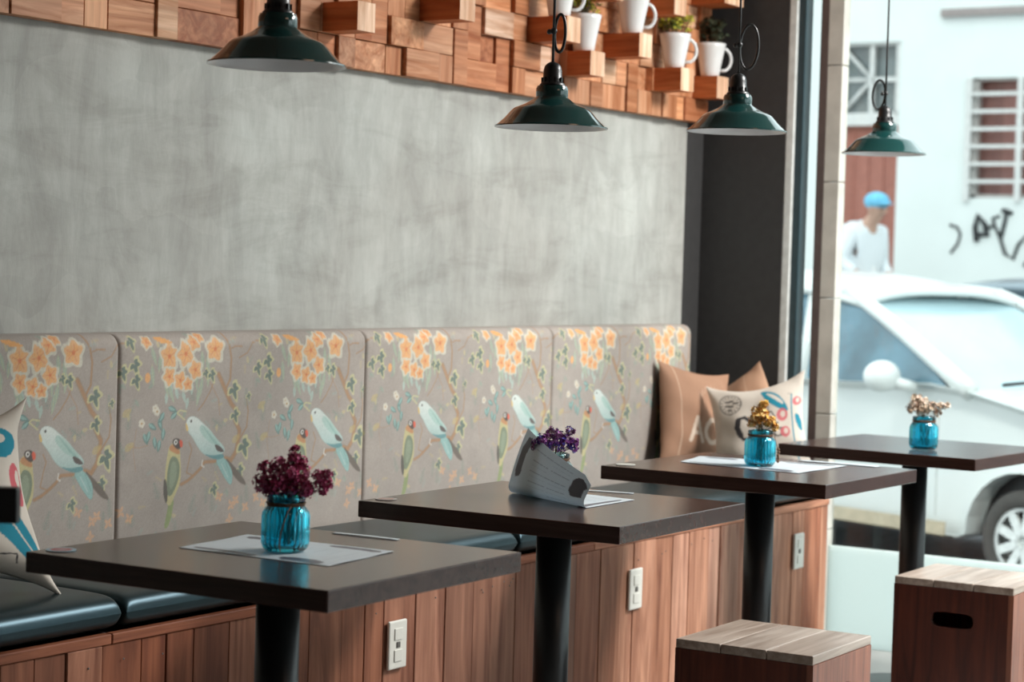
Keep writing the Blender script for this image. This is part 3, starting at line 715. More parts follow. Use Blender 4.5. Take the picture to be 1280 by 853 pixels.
def stool(x, y, w_, d_, h_, rz, label, seed, topcol):
    t = thing('crate_stool', label, 'stool', (x, y, 0), rz, 'wooden crate stools')
    rg = random.Random(seed); off = lambda: Vector((rg.uniform(-9, 9), rg.uniform(-9, 9), rg.uniform(-9, 9)))
    m = MB(); n = 3
    for k in range(n):
        a, b = -d_/2+d_*k/n, -d_/2+d_*(k+1)/n; s = rg.uniform(.85, 1.1)*topcol
        m.box(-w_/2, w_/2, a+.0008, b-.0008, h_-.021, h_, (s, s, s), ('x', off()))
    m.build('seat_board', 'stool_top', t, bevel=.0025, seg=2)
    ph = h_-.021
    for k, a in enumerate((0, PI/2, PI, -PI/2)):
        wid, dep = (w_, d_) if k % 2 == 0 else (d_-.030, w_)
        M_ = Matrix.Rotation(a, 4, 'Z') @ Matrix.Translation((0, -dep/2, ph/2))
        p = MB(); s = rg.uniform(.9, 1.1)
        # side panels: centre board with the oval hand hole, narrow boards either side
        if k % 2 == 0:
            light = 2.6 if a == 0 else 1.0  # window-facing panel coloured lighter to imitate the light on it
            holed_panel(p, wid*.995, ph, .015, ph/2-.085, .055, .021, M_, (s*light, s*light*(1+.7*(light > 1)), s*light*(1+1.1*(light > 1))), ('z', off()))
        else:
            holed_panel(p, wid, ph, .015, ph/2-.085, .060, .021, M_, (s, s, s), ('z', off()))
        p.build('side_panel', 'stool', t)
        if k % 2 == 0:
            q = MB()
            for xx in (-wid/6, wid/6): q.box(xx-.001, xx+.001, -.0006, .002, -ph/2, ph/2-.13, m=M_)
            q.build('board_joint', 'black', t)
    return t
stool(4.301, 2.031, .335, .335, .45, .02, 'low crate stool with a daylight-toned pale top, the nearer of the two stools', 4, 1.0)
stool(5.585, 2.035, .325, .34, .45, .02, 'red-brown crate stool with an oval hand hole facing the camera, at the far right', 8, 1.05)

# ------------------------------------------------------------------ window panel
tag(MB().box(6.640, 6.648, .2, 2.942, .001, .345).build('low_panel', 'board', bevel=.001), 'low frosted white panel across the foot of the shop window', 'panel')

# ------------------------------------------------------------------ switches on the bench front
for (x, lab) in ((4.054, 'white switch plate on the bench planks, below the table with burgundy flowers'), (5.221, 'white switch plate on the bench planks, middle one, below the table with the curled menu'), (6.325, 'white switch plate on the bench planks nearest the window')):
    t = thing('switch_plate', lab, 'wall switch', (x, YF-.0190, .358), 0, 'switch plates on the bench front')
    MB().box(-.037, .037, -.009, 0, -.059, .059).build('cover', 'switch', t, bevel=.008, seg=3)
    cv = t.children[0]
    for zz in (.012, -.040): MB().box(-.016, .016, -.0115, -.008, zz, zz+.028).build('rocker', 'switch', cv, bevel=.001)
    MB().box(-.007, .007, -.0112, -.008, -.007, .007).build('socket_insert', 'switch_dark', cv, bevel=.001)

# ------------------------------------------------------------------ jars and flowers
def jar(loc, s, mat, label, group, loop=True, tagged=False, rz=0):
    t = thing('glass_jar', label, 'vase', loc, rz, group)
    k = s
    o = [(.0001, .0015), (.030, .0015), (.036, .002), (.0405, .008), (.042, .016), (.042, .060), (.041, .068), (.036, .077), (.0315, .082), (.0305, .086), (.0335, .089), (.0345, .093), (.0335, .097), (.031, .0975)]
    i = [(.029, .096), (.029, .086), (.0295, .081), (.034, .075), (.0388, .066), (.0395, .018), (.037, .010), (.030, .007), (.0001, .006)]
    m = MB().lathe([(r*k, z*k) for r, z in o+i], 144, rib=(.010*k, .070*k, .0009, 24)); m.build('glass_body', mat, t)
    tw = MB()
    for q in range(3):
        tw.tube([((.0325+.001*q)*k*math.cos(a), (.0325+.001*q)*k*math.sin(a), (.0815+.0022*q)*k) for a in [2*PI*j/32 for j in range(32)]], .0011, 6, closed=True)
    if loop:
        tw.tube([(-.02*k, -.028*k, .082*k), (-.036*k, -.034*k, .076*k), (-.047*k, -.034*k, .058*k), (-.052*k, -.03*k, .035*k), (-.049*k, -.026*k, .016*k), (-.040*k, -.022*k, .004*k)], .0011, 6)
    tw.build('twine', 'twine', t)
    if tagged:
        tg = MB(); tg.tube([(.02, -.030, .084), (.028, -.034, .060), (.032, -.036, .045)], .001, 6)
        for q in range(5): tg.ball((.032+.002*(q % 2), -.038, .045-.008*q), .0045, 8, 6)
        tg.build('hanging_beads', 'twine', t)
    return t
Rv = Vector((.541, -.841, 0)); Dv = Vector((.841, .541, 0))
def bunch(loc, heads, palette, label, dens=1.0, name='dried_flowers', floret=.0042, stemcol='stem', neck=.085):
    t = thing(name, label, 'flowers', loc, 0, None); rg = random.Random(int(loc[0]*1000))
    st, fl = MB(), MB(); st2 = MB()
    for (dx, dz, dd, r) in heads:
        c = Rv*dx+Dv*dd+Vector((0, 0, dz)); foot = Vector((rg.uniform(-.016, .016), rg.uniform(-.016, .016), .012))
        nk = Vector((max(-.02, min(.02, c.x*.35)), max(-.02, min(.02, c.y*.35)), neck))
        st.tube(bez(foot, nk*1.0-Vector((0, 0, .02)), nk, 6), .0010, 5)
        st.tube(bez(nk, nk+Vector((0, 0, .02)), c, 6), .0009, 5)
        n = int(55*dens*(r/.02)**2)+6
        for q in range(n):
            d = Vector((rg.gauss(0, 1), rg.gauss(0, 1), rg.gauss(.25, 1))).normalized(); p = c+d*r*rg.uniform(.45, 1.0)
            col = rg.choice(palette); f = rg.uniform(.7, 1.3); col = tuple(min(1, x*f) for x in col)
            s_ = floret*rg.uniform(.8, 1.3); u = d.orthogonal().normalized(); v = d.cross(u); a0 = rg.random()*6
            if q % 3 == 0: st.tube([c*.5+p*.5, p], .0005, 4)
            for k in range(5):
                a = a0+2*PI*k/5; e = u*math.cos(a)+v*math.sin(a); e2 = u*math.cos(a+.55)+v*math.sin(a+.55); e3 = u*math.cos(a-.55)+v*math.sin(a-.55)
                fl.add([p, p+(e3*.75+d*.35)*s_, p+(e*1.1+d*.6)*s_, p+(e2*.75+d*.35)*s_], [(0, 1, 2, 3)], col, None, False)
    st.build('stems', stemcol, t); fl.build('blossoms', 'petals', t); return t
rg = random.Random(2)
J1 = (2.862, 2.303, ZT+.0016); J2 = (3.972, 2.432, ZT+.0016); J3 = (5.020, 2.432, ZT+.0016); J4 = (5.968, 2.347, ZT-.003)
G_ = 'turquoise glass jars on the tables'
jar(J1, 1.0, 'jar', 'ribbed turquoise glass jar holding the burgundy flowers on the nearest table', G_)
heads1 = [(-.044, .118, 0, .017), (-.036, .143, .01, .016), (-.020, .122, -.02, .020), (-.014, .146, .01, .018), (.004, .118, 0, .022), (.006, .140, -.01, .022), (.022, .120, .01, .020), (.026, .140, 0, .017), (.038, .112, -.01, .016), (.012, .162, .0, .012), (.014, .176, 0, .010), (.022, .155, .01, .013), (-.03, .108, .02, .018), (.058, .130, 0, .015), (.070, .120, .005, .012), (.063, .108, 0, .009), (.072, .137, 0, .009), (.03, .105, .02, .016), (0, .108, .03, .02)]
bunch(J1, heads1, [(.42, .03, .12), (.28, .02, .085), (.55, .07, .20), (.68, .18, .34)], 'bunch of dried burgundy statice flowers in the turquoise jar on the nearest table', dens=1.5)
jar(J2, 1.0, 'jar_clear', 'pale glass jar with twine half hidden behind the curled menu', None, loop=False)
heads2 = [(-.040, .112, 0, .014), (-.028, .125, -.01, .016), (-.014, .128, 0, .017), (-.006, .140, .01, .015), (.008, .130, 0, .017), (.018, .118, -.01, .015), (.028, .128, 0, .015), (.036, .118, .01, .014), (.043, .110, 0, .012), (.034, .148, 0, .010), (-.016, .112, .02, .017), (.004, .112, .02, .016), (.046, .124, 0, .010)]
bunch(J2, heads2, [(.22, .04, .24), (.34, .08, .36), (.08, .05, .36), (.45, .16, .45), (.17, .03, .14)], 'bunch of dried purple and violet statice flowers rising behind the curled menu', dens=1.1)
jar(J3, .98, 'jar', 'ribbed turquoise glass jar with a beaded string holding the yellow flowers', G_, tagged=True, loop=False)
heads3 = [(-.020, .130, 0, .012), (-.014, .145, 0, .012), (-.004, .152, .01, .012), (-.006, .128, -.01, .014), (.004, .138, 0, .014), (.010, .125, .01, .013), (.018, .118, 0, .013), (.026, .112, -.01, .012), (-.008, .112, .01, .014), (.030, .122, 0, .010), (.002, .163, 0, .009), (.012, .168, 0, .006), (-.024, .112, 0, .010), (.036, .104, 0, .010)]
bunch(J3, heads3, [(.80, .45, .09), (.92, .56, .15), (.62, .28, .06), (.95, .68, .28)], 'bunch of dried mustard yellow flowers in the jar on the third table', dens=.9, floret=.0055)
jar(J4, 1.02, 'jar', 'ribbed turquoise glass jar holding the beige flowers on the table by the window', G_, loop=False)
heads4 = [(-.040, .120, 0, .017), (-.030, .140, 0, .017), (-.012, .125, .0, .020), (-.018, .150, 0, .016), (.002, .138, .01, .018), (.012, .120, 0, .018), (.022, .132, 0, .014), (.036, .128, 0, .012), (.050, .134, 0, .011), (.062, .130, 0, .009), (.040, .112, 0, .012), (-.032, .158, 0, .009), (-.006, .112, .02, .018), (.070, .136, 0, .007)]
bunch(J4, heads4, [(.60, .50, .38), (.75, .65, .52), (.48, .36, .26), (.68, .50, .40)], 'bunch of dried beige and dusty pink flowers in the jar by the window', dens=.9, floret=.005)

# ------------------------------------------------------------------ menus and papers
white = srgb(226, 236, 242); ink = srgb(70, 68, 86)
def menu_paint(seed):
    p = Paint(0, 1, 0, 1, .004, white); r = random.Random(seed)
    for (a, b, c_, d_) in ((.03, .14, .60, .97), (.86, .95, .05, .5), (.80, .97, .62, .93), (.06, .2, .05, .3)):
        p.poly([(a, c_), (b, c_+.03), (b-.02, (c_+d_)/2), (b+.03, d_), (a+.02, d_-.02)], ink, .9, 1)
    for col_ in range(2):
        for k in range(17):
            if r.random() < .12: continue
            z = .92-k*.05; x = .26+col_*.28
            while x < .26+col_*.28+.23:
                l = r.uniform(.015, .05); p.line([(x, z), (x+l, z)], .006, srgb(140, 150, 165), .8); x += l+.012
    return p
def pcol(p): 
    def f(u, v):
        i = min(p.w-1, int(u*p.w)); j = min(p.h-1, int(v*p.h)); return p.a[j, i]
    return f
def sheet(name, c4, label, seed, wave, nu=110, nv=80, z=ZT+.0008):
    A, B, D, E_ = [Vector(q) for q in c4]; p = menu_paint(seed); m = MB()
    def f(u, v):
        q = (A*(1-u)+B*u)*(1-v)+(E_*(1-u)+D*u)*v
        e = wave*(math.sin(u*9+1)*.5+.5)*(.2+abs(2*v-1)) + wave*.6*(math.sin(v*6)*.5+.5)
        return (q.x, q.y, z+e)
    m.grid(f, nu, nv, pcol(p)); o = m.build(name, 'paper', solid=.0003); return tag(o, label, 'menu')
sheet('paper_menu', [(2.983, 2.491), (2.766, 2.466), (2.773, 2.137), (2.995, 2.163)], 'flat printed paper menu under the turquoise jar on the nearest table', 3, .0006)
sheet('paper_menu', [(5.150, 2.680), (4.960, 2.640), (4.925, 2.275), (5.225, 2.270)], 'flat printed paper menu under the jar of yellow flowers', 9, .0006)
# the menu that curls up in front of the purple flowers
pm = menu_paint(5); m = MB()
Lf, Rf = Vector((3.955, 2.545, 0)), Vector((3.822, 2.272, 0)); Bk, Rc = Vector((4.070, 2.440, 0)), Vector((4.053, 2.268, 0))
nrm = Vector((.888, -.46, 0)).normalized()
def curl(u, v):
    b = Lf*(1-u)+Rf*u; far = Bk*(1-u)+Rc*u
    if v < .42:
        t = v/.42; q = far*(1-t)+(b+nrm*.018)*t; return (q.x, q.y, ZT+.0009)
    t = (v-.42)/.58; H_ = (.150 if u < .02 else .150*(1-u)+.062*u) if u < .93 else .066-.25*(u-.93)
    R_ = .018; ln = t*(H_+.012); arc = R_*PI*.58
    if ln < arc: a = ln/R_; q = b+nrm*(R_-R_*math.sin(a)); zz = R_-R_*math.cos(a)
    else:
        a = PI*.58; s = ln-arc; q = b+nrm*(R_-R_*math.sin(a)+s*.26-.006*math.sin(s*18)); zz = R_-R_*math.cos(a)+s*.965
    q = q - Vector((Rv.x, Rv.y, 0))*(-.018*t)
    q = q - nrm*.010*math.sin(u*PI)*min(1, t*2)
    return (q.x, q.y, ZT+.0009+zz)
m.grid(curl, 90, 110, pcol(pm)); tag(m.build('paper_menu', 'paper', solid=.0003), 'printed paper menu curled upright against the purple flower jar', 'menu')
def coaster(x, y, r, inner, outer, label):
    pn = Paint(-1, 1, -1, 1, .05, outer); pn.disc((0, 0), .72, inner); pn.line([(-.4, .1), (.4, .1)], .12, outer); pn.line([(-.3, -.2), (.3, -.2)], .12, outer)
    mm = MB(); rings, n = 14, 48
    V = [(0, 0, .0012)]; K = [pn.a[20, 20]]
    for k in range(1, rings+1):
        for i in range(n):
            a = 2*PI*i/n; q = k/rings; V.append((r*q*math.cos(a), r*q*math.sin(a), .0012)); K.append(pn.sample(np.array([q*.99*math.cos(a)]), np.array([q*.99*math.sin(a)]))[0])
    Fc = [(0, 1+i, 1+(i+1) % n) for i in range(n)]
    for k in range(rings-1):
        for i in range(n): Fc.append((1+k*n+i, 1+(k+1)*n+i, 1+(k+1)*n+(i+1) % n, 1+k*n+(i+1) % n))
    mm.add(V, Fc); mm.colors(K); o = mm.build('round_sticker', 'paper', solid=.0009, loc=(x, y, ZT+.0004)); return tag(o, label, 'sticker', 'round stickers at the table corners')
coaster(2.602, 2.588, .026, srgb(186, 88, 84), srgb(176, 205, 218), 'round red and pale blue sticker on the corner of the nearest table')
coaster(3.650, 2.660, .024, srgb(190, 150, 140), srgb(200, 196, 190), 'round pale sticker on the left corner of the table with the curled menu')
coaster(4.770, 2.700, .026, srgb(210, 208, 200), srgb(214, 214, 208), 'round off-white sticker on the left corner of the third table')
def strip(x0, y0, x1, y1, wd, label):
    d = Vector((x1-x0, y1-y0, 0)); n_ = Vector((-d.y, d.x, 0)).normalized()*wd/2; mm = MB()
    a, b = Vector((x0, y0, 0)), Vector((x1, y1, 0))
    mm.grid(lambda u, v: tuple(a.lerp(b, u)+n_*(2*v-1)+Vector((0, 0, ZT+.0012+.0008*math.sin(u*3)))), 20, 2, lambda u, v: white)
    tag(mm.build('paper_strip', 'paper', solid=.0004), label, 'paper', 'narrow paper strips at the back of the tables')
strip(3.120, 2.395, 3.128, 2.250, .016, 'narrow white paper strip at the back edge of the nearest table')
strip(4.125, 2.485, 4.165, 2.335, .016, 'narrow white paper strip at the back edge of the table with the curled menu')
strip(5.268, 2.43, 5.272, 2.20, .030, 'narrow white paper strip at the back edge of the third table')

# ------------------------------------------------------------------ pillows
def pillow(name, label, center, size, thick, rot, paint, mat='canvas', pinch=.10, sag=0):
    m = MB(); n = 150
    def f(u, v, s):
        a, b = 2*u-1, 2*v-1
        h = max(0, (1-abs(a)**2.6))**.62*max(0, (1-abs(b)**2.6))**.62
        x = a*size/2*(1-pinch*(1-abs(b)**2)**1.0*abs(a)); z = b*size/2*(1-pinch*(1-abs(a)**2)*abs(b))
        wr = .004*math.sin(a*7+b*4)*math.sin(b*5-a*3)*h+.006*math.sin((a+b)*9)*max(0, abs(a*b)-.25)
        z -= sag*(1-a*a)*(b+1)/2
        return (x, s*(thick/2*h)+wr, z)
    m.grid(lambda u, v: f(u, v, -1), n, n, lambda u, v: paint.a[min(paint.h-1, int(v*paint.h)), min(paint.w-1, int(u*paint.w))])
    bg = tuple(paint.a[2, 2])
    m.grid(lambda u, v: f(u, v, 1), 50, 50, lambda u, v: bg, flip=True)
    o = m.build(name, mat); o.location = center; o.rotation_euler = rot; return tag(o, label, 'pillow')
def letter(p, ch, x, z, h, wd, col, al=.9):
    S_ = {'A': [[(0, 0), (.5, 1), (1, 0)], [(.2, .35), (.8, .35)]], 'C': [[(1, .82), (.8, .97), (.4, 1), (.08, .75), (0, .5), (.08, .25), (.4, 0), (.8, .03), (1, .2)]],
          'E': [[(1, 1), (0, 1), (0, 0), (1, 0)], [(0, .5), (.7, .5)]], 'I': [[(.5, 0), (.5, 1)]], 'R': [[(0, 0), (0, 1), (.7, 1), (1, .8), (.7, .5), (0, .5)], [(.5, .5), (1, 0)]],
          'O': [[(.5, 0), (.1, .2), (0, .5), (.1, .8), (.5, 1), (.9, .8), (1, .5), (.9, .2), (.5, 0)]], ')': [[(0, 0), (.6, .2), (.8, .5), (.6, .8), (0, 1)]]}
    for st in S_[ch]: p.line([(x+a*h*.75, z+b*h) for a, b in st], wd, col, al)
cloth = srgb(206, 196, 184); brown = srgb(160, 122, 98); dk = srgb(52, 48, 50); tealp = srgb(22, 128, 150); redp = srgb(196, 92, 100)
# brown coffee-sack pillow with the stencilled letters
pa = Paint(0, 1, 0, 1, .005, brown)
pa.line([(.17, 0), (.15, 1)], .012, srgb(206, 178, 154), .7)
letter(pa, 'A', .27, .26, .22, .045, srgb(214, 196, 178)); letter(pa, 'C', .48, .26, .22, .045, srgb(214, 196, 178))
for k in range(9): pa.line([(.40+.045*k, .66+.012*math.sin(k*.6)+.10*math.sin(k/8*PI)), (.415+.045*k, .74+.10*math.sin(k/8*PI))], .014, srgb(190, 160, 138), .7)
pillow('scatter_pillow', 'light brown pillow with stencilled letters A and C leaning on the fabric backrest', (6.235, 3.268, .777), .365, .12, (math.radians(-12), math.radians(9), math.radians(-14)), pa, pinch=.12)
pb = Paint(0, 1, 0, 1, .01, srgb(176, 138, 112)); pb.line([(.75, 0), (.75, 1)], .012, srgb(206, 178, 154), .6); pb.line([(.3, 0), (.3, 1)], .010, srgb(200, 170, 146), .5)
pillow('scatter_pillow', 'plain brown pillow in the corner, its peak showing behind the white coffee pillow', (6.485, 3.205, .775), .29, .10, (math.radians(-8), math.radians(-33), math.radians(-88)), pb)
# white pillow: stamp, big C, cherries on a stem and teal leaves
pc = Paint(0, 1, 0, 1, .004, cloth)
pc.ring((.26, .79), .125, .010, dk, .85); pc.ring((.26, .79), .115, .004, dk, .5)
for k in range(16):
    a = 2*PI*k/16+.2; pc.line([(.26+.085*math.cos(a), .79+.085*math.sin(a)), (.26+.105*math.cos(a), .79+.105*math.sin(a))], .012, dk, .75)
for (x, z, ln) in ((.21, .82, .035), (.26, .83, .03), (.30, .80, .04), (.21, .77, .03), (.25, .765, .04), (.24, .72, .03)): pc.line([(x, z), (x+ln, z)], .026, dk, .85)
pc.line([(.47, .56), (.42, .61), (.36, .60), (.33, .52), (.34, .44), (.39, .38), (.47, .39)], .034, dk); pc.line([(.35, .58), (.33, .51), (.36, .43)], .062, dk)
pc.line([(.60, .57), (.63, .63), (.69, .63), (.72, .57), (.70, .50)], .016, dk, .85); pc.line([(.60, .50), (.75, .50)], .016, dk, .85); pc.line([(.66, .63), (.66, .70)], .012, dk, .7); pc.line([(.60, .60), (.66, .56)], .034, dk, .7)
for k, ch in enumerate('EIRO)'): letter(pc, ch, .54+.060*k-(.0 if k < 2 else .008), .36, .090, .015, dk, .85)
pc.poly([(.56, .93), (.66, .90), (.78, .80), (.86, .66), (.87, .60), (.78, .64), (.66, .74), (.60, .84)], tealp); pc.poly([(.62, .885), (.72, .83), (.81, .73), (.83, .67), (.74, .75), (.66, .83)], cloth, .95)
pc.line([(.90, .06), (.905, .40), (.90, .78)], .012, tealp); pc.line([(.90, .78), (.86, .80)], .008, dk, .5)
pc.poly([(.925, .58), (.985, .56), (.995, .38), (.95, .44)], tealp)
for (x, z, r_) in ((.80, .58, .058), (.82, .40, .050), (.955, .70, .04), (.90, .22, .03)):
    pc.disc((x, z), r_, redp, .9, r_*1.15); pc.disc((x+.008, z+.006), r_*.45, cloth, .9, r_*.6)
pillow('scatter_pillow', 'white pillow with round stamp, black lettering, red cherries and teal leaves', (6.190, 3.005, .768), .345, .12, (math.radians(-18), math.radians(-12), math.radians(-80)), pc, pinch=.13, sag=.02)
# left pillow
pd = Paint(0, 1, 0, 1, .004, cloth)
pd.poly([(.30, .95), (.55, .98), (.93, .78), (.70, .62), (.40, .75)], tealp); pd.poly([(.45, .9), (.6, .9), (.80, .79), (.66, .73)], cloth)
pd.disc((.80, .52), .075, redp, 1, .11); pd.disc((.83, .55), .03, cloth, 1, .045)
pd.poly([(.50, .42), (.62, .44), (.78, .33), (.95, .16), (.90, .07), (.78, .09), (.62, .22), (.52, .32)], tealp); pd.line([(.54, .38), (.66, .33), (.84, .16)], .014, cloth)
pd.line([(.2, .10), (.55, .09), (.70, .12), (.71, .06)], .010, dk); pd.poly([(.36, .30), (.44, .22), (.42, .15), (.34, .2)], tealp)
pd.disc((.3, .55), .07, redp); pd.line([(.52, .05), (.50, .6), (.44, .98)], .018, tealp)
pillow('scatter_pillow', 'white pillow with teal leaves and a red cherry at the left edge of the photo', (2.845, 3.115, .790), .44, .14, (math.radians(-24), math.radians(4), math.radians(-6)), pd, pinch=.34)

# ------------------------------------------------------------------ black chair at the left edge
CH_R = Vector((2.1415, 2.2157, 0)); CHAIR = tuple(CH_R - Vector((.541, -.841, 0))*.20)
ch = thing('dining_chair', 'blurred black chair whose top rail shows at the left edge of the photo', 'chair', CHAIR, A_R)
def chair_parts(t):
    MB().box(-.20, .20, -.012, .012, .884, .936).build('top_rail', 'black', t, bevel=.003)
    MB().box(-.19, .19, .0, .40, .43, .455).build('seat', 'black', t, bevel=.006)
    for sx in (-1, 1):
        MB().box(sx*.11-.012, sx*.11+.012, .012, .032, 0, .93).build('leg', 'black', t)
        MB().box(sx*.17-.014, sx*.17+.014, .36, .388, 0, .43).build('leg', 'black', t)
chair_parts(ch)

# ------------------------------------------------------------------ the street outside
GS = -.23
struct(MB().box(-4, 6.74, -9, -3.65, -.6, -.12).build('sidewalk', plain('side_pavement', (.42, .43, .42), .8, scale=4)))
struct(MB().box(6.74, 8.2, -14, 26, -.6, -.12).build('sidewalk', plain('pale_pavement', (.42, .43, .42), .8, scale=4)))
st = MB(); st.add([(8.2, -14, GS), (14.6, -14, GS), (15.7, -14, .05), (15.7, 26, .05), (14.6, 26, GS), (8.2, 26, GS)], [(0, 1, 4, 5), (1, 2, 3, 4)])
struct(st.build('street', plain('asphalt', (.16, .17, .18), .8, scale=20, var=.3)))
struct(MB().box(15.7, 17.0, -14, 26, -.4, .27).build('sidewalk', plain('far_pavement', (.5, .5, .48), .8, scale=4)))
bl = thing('building', 'white painted building across the street with a red-brown door and barred windows', 'building', (17, 6, .2))
bpy.context.view_layer.update()
XF = 17.0
m = MB(); DY0, DY1, DZT = 7.02, 7.56, 3.32; WY0, WY1, WZ0, WZ1 = 5.10, 6.36, 1.97, 2.985
# wall with openings for the door with its transom and the barred window
ys = [-14, WY0, WY1, DY0, DY1+.03, 26]
def wall(y0, y1, z0, z1): m.box(XF, XF+.3, y0, y1, z0, z1)
wall(-14, WY0, .2, 4.7); wall(WY0, WY1, .2, WZ0); wall(WY0, WY1, WZ1, 4.7); wall(WY1, DY0, .2, 4.7); wall(DY0, DY1+.03, DZT, 4.7); wall(DY1+.03, 26, .2, 4.7)
bp(m, 'wall', plain('white_house_paint', (.70, .74, .72), .8, scale=2, var=.03), bl)
bp(MB().box(XF-.05, XF, 1.5, 6.65, 3.51, 3.575), 'ledge', plain('grey_brown_moulding', (.30, .26, .25), .8), bl)
d = MB(); d.box(XF+.12, XF+.16, DY0, DY1+.03, .2, 2.60)
for k in range(4): d.box(XF+.108, XF+.12, DY0+.03+.14*k, DY0+.12+.14*k, .3, 2.55)
bp(d, 'door', plain('red_brown_door_paint', (.34, .12, .085), .6), bl)
f = MB(); z0, z1 = 2.70, 3.30
f.box(XF+.03, XF+.12, DY0, DY1+.03, 2.60, 2.71); f.box(XF+.03, XF+.12, DY0, DY0+.05, z0, z1); f.box(XF+.03, XF+.12, DY0, DY1+.03, z1, z1+.03)
f.box(XF+.05, XF+.10, 7.285, 7.325, z0, z1); f.box(XF+.05, XF+.10, DY0, 7.30, 2.98, 3.02)
for (a, b) in (((7.31, 3.0), (7.58, 2.72)), ((7.31, 3.0), (7.58, 3.28)), ((7.31, 3.0), (7.58, 3.0))):
    f.tube([(XF+.075, a[0], a[1]), (XF+.075, b[0], b[1])], .018, 6)
bp(f, 'transom_frame', 'white_paint', bl)
bp(MB().box(XF+.13, XF+.14, DY0, DY1+.03, z0, z1), 'transom_pane', plain('grey_pane', (.16, .19, .19), .2), bl)
wf = MB()
for (a, b, c_, e) in ((WY0, WY1, WZ0, WZ0+.03), (WY0, WY1, WZ1-.02, WZ1), (WY1-.05, WY1, WZ0, WZ1), (WY0, WY0+.05, WZ0, WZ1)): wf.box(XF+.02, XF+.10, a, b, c_, e)
bp(wf, 'window_frame', plain('grey_window_frame', (.40, .38, .36), .7), bl)
wb = MB()
for k in range(6): z = WZ0+.14+.148*k; wb.box(XF-.03, XF-.005, WY0-.02, WY1+.03, z-.016, z+.016)
for y in (5.30, 5.60, 5.93, WY1+.02): wb.box(XF-.035, XF-.003, y-.025, y+.025, WZ0-.03, WZ1)
bp(wb, 'window_bars', 'white_paint', bl)
cu = MB(); rg = random.Random(6)
for k in range(16): y = WY0+.08*k; s = rg.uniform(.5, 1.2); cu.box(XF+.16, XF+.18, y, y+.078, WZ0, WZ1, (.30*s, .14*s, .12*s))
bp(cu, 'shutters', 'paint', bl)
gr = MB()
S_ = 6.0/6.0
def gp(pts, r=.018): gr.tube([(XF-.006, y, z) for y, z in pts], r, 6)
gp([(6.50, 1.50), (6.44, 1.58), (6.42, 1.66), (6.45, 1.72), (6.52, 1.74)], .012)
gp([(6.27, 1.60), (6.29, 1.72), (6.27, 1.82), (6.20, 1.74), (6.18, 1.66), (6.27, 1.66)], .026)
gp([(6.22, 1.70), (6.12, 1.74), (6.07, 1.64), (6.02, 1.50), (5.95, 1.46), (5.91, 1.58), (5.84, 1.66), (5.79, 1.56)], .016)
gp([(6.02, 1.88), (6.03, 1.78), (6.06, 1.64)], .018); gp([(6.06, 1.87), (5.97, 1.84)], .020)
gp([(5.85, 1.40), (5.80, 1.50), (5.72, 1.42)], .018); gp([(6.12, 1.74), (6.14, 1.80), (6.08, 1.82)], .014)
gp([(5.78, 1.56), (5.70, 1.70), (5.62, 1.52), (5.55, 1.66)], .016)
o = bp(gr, 'graffiti', plain('black_spray_paint', (.02, .022, .025), .7), bl); o['label'] = 'black graffiti scrawl under the window'

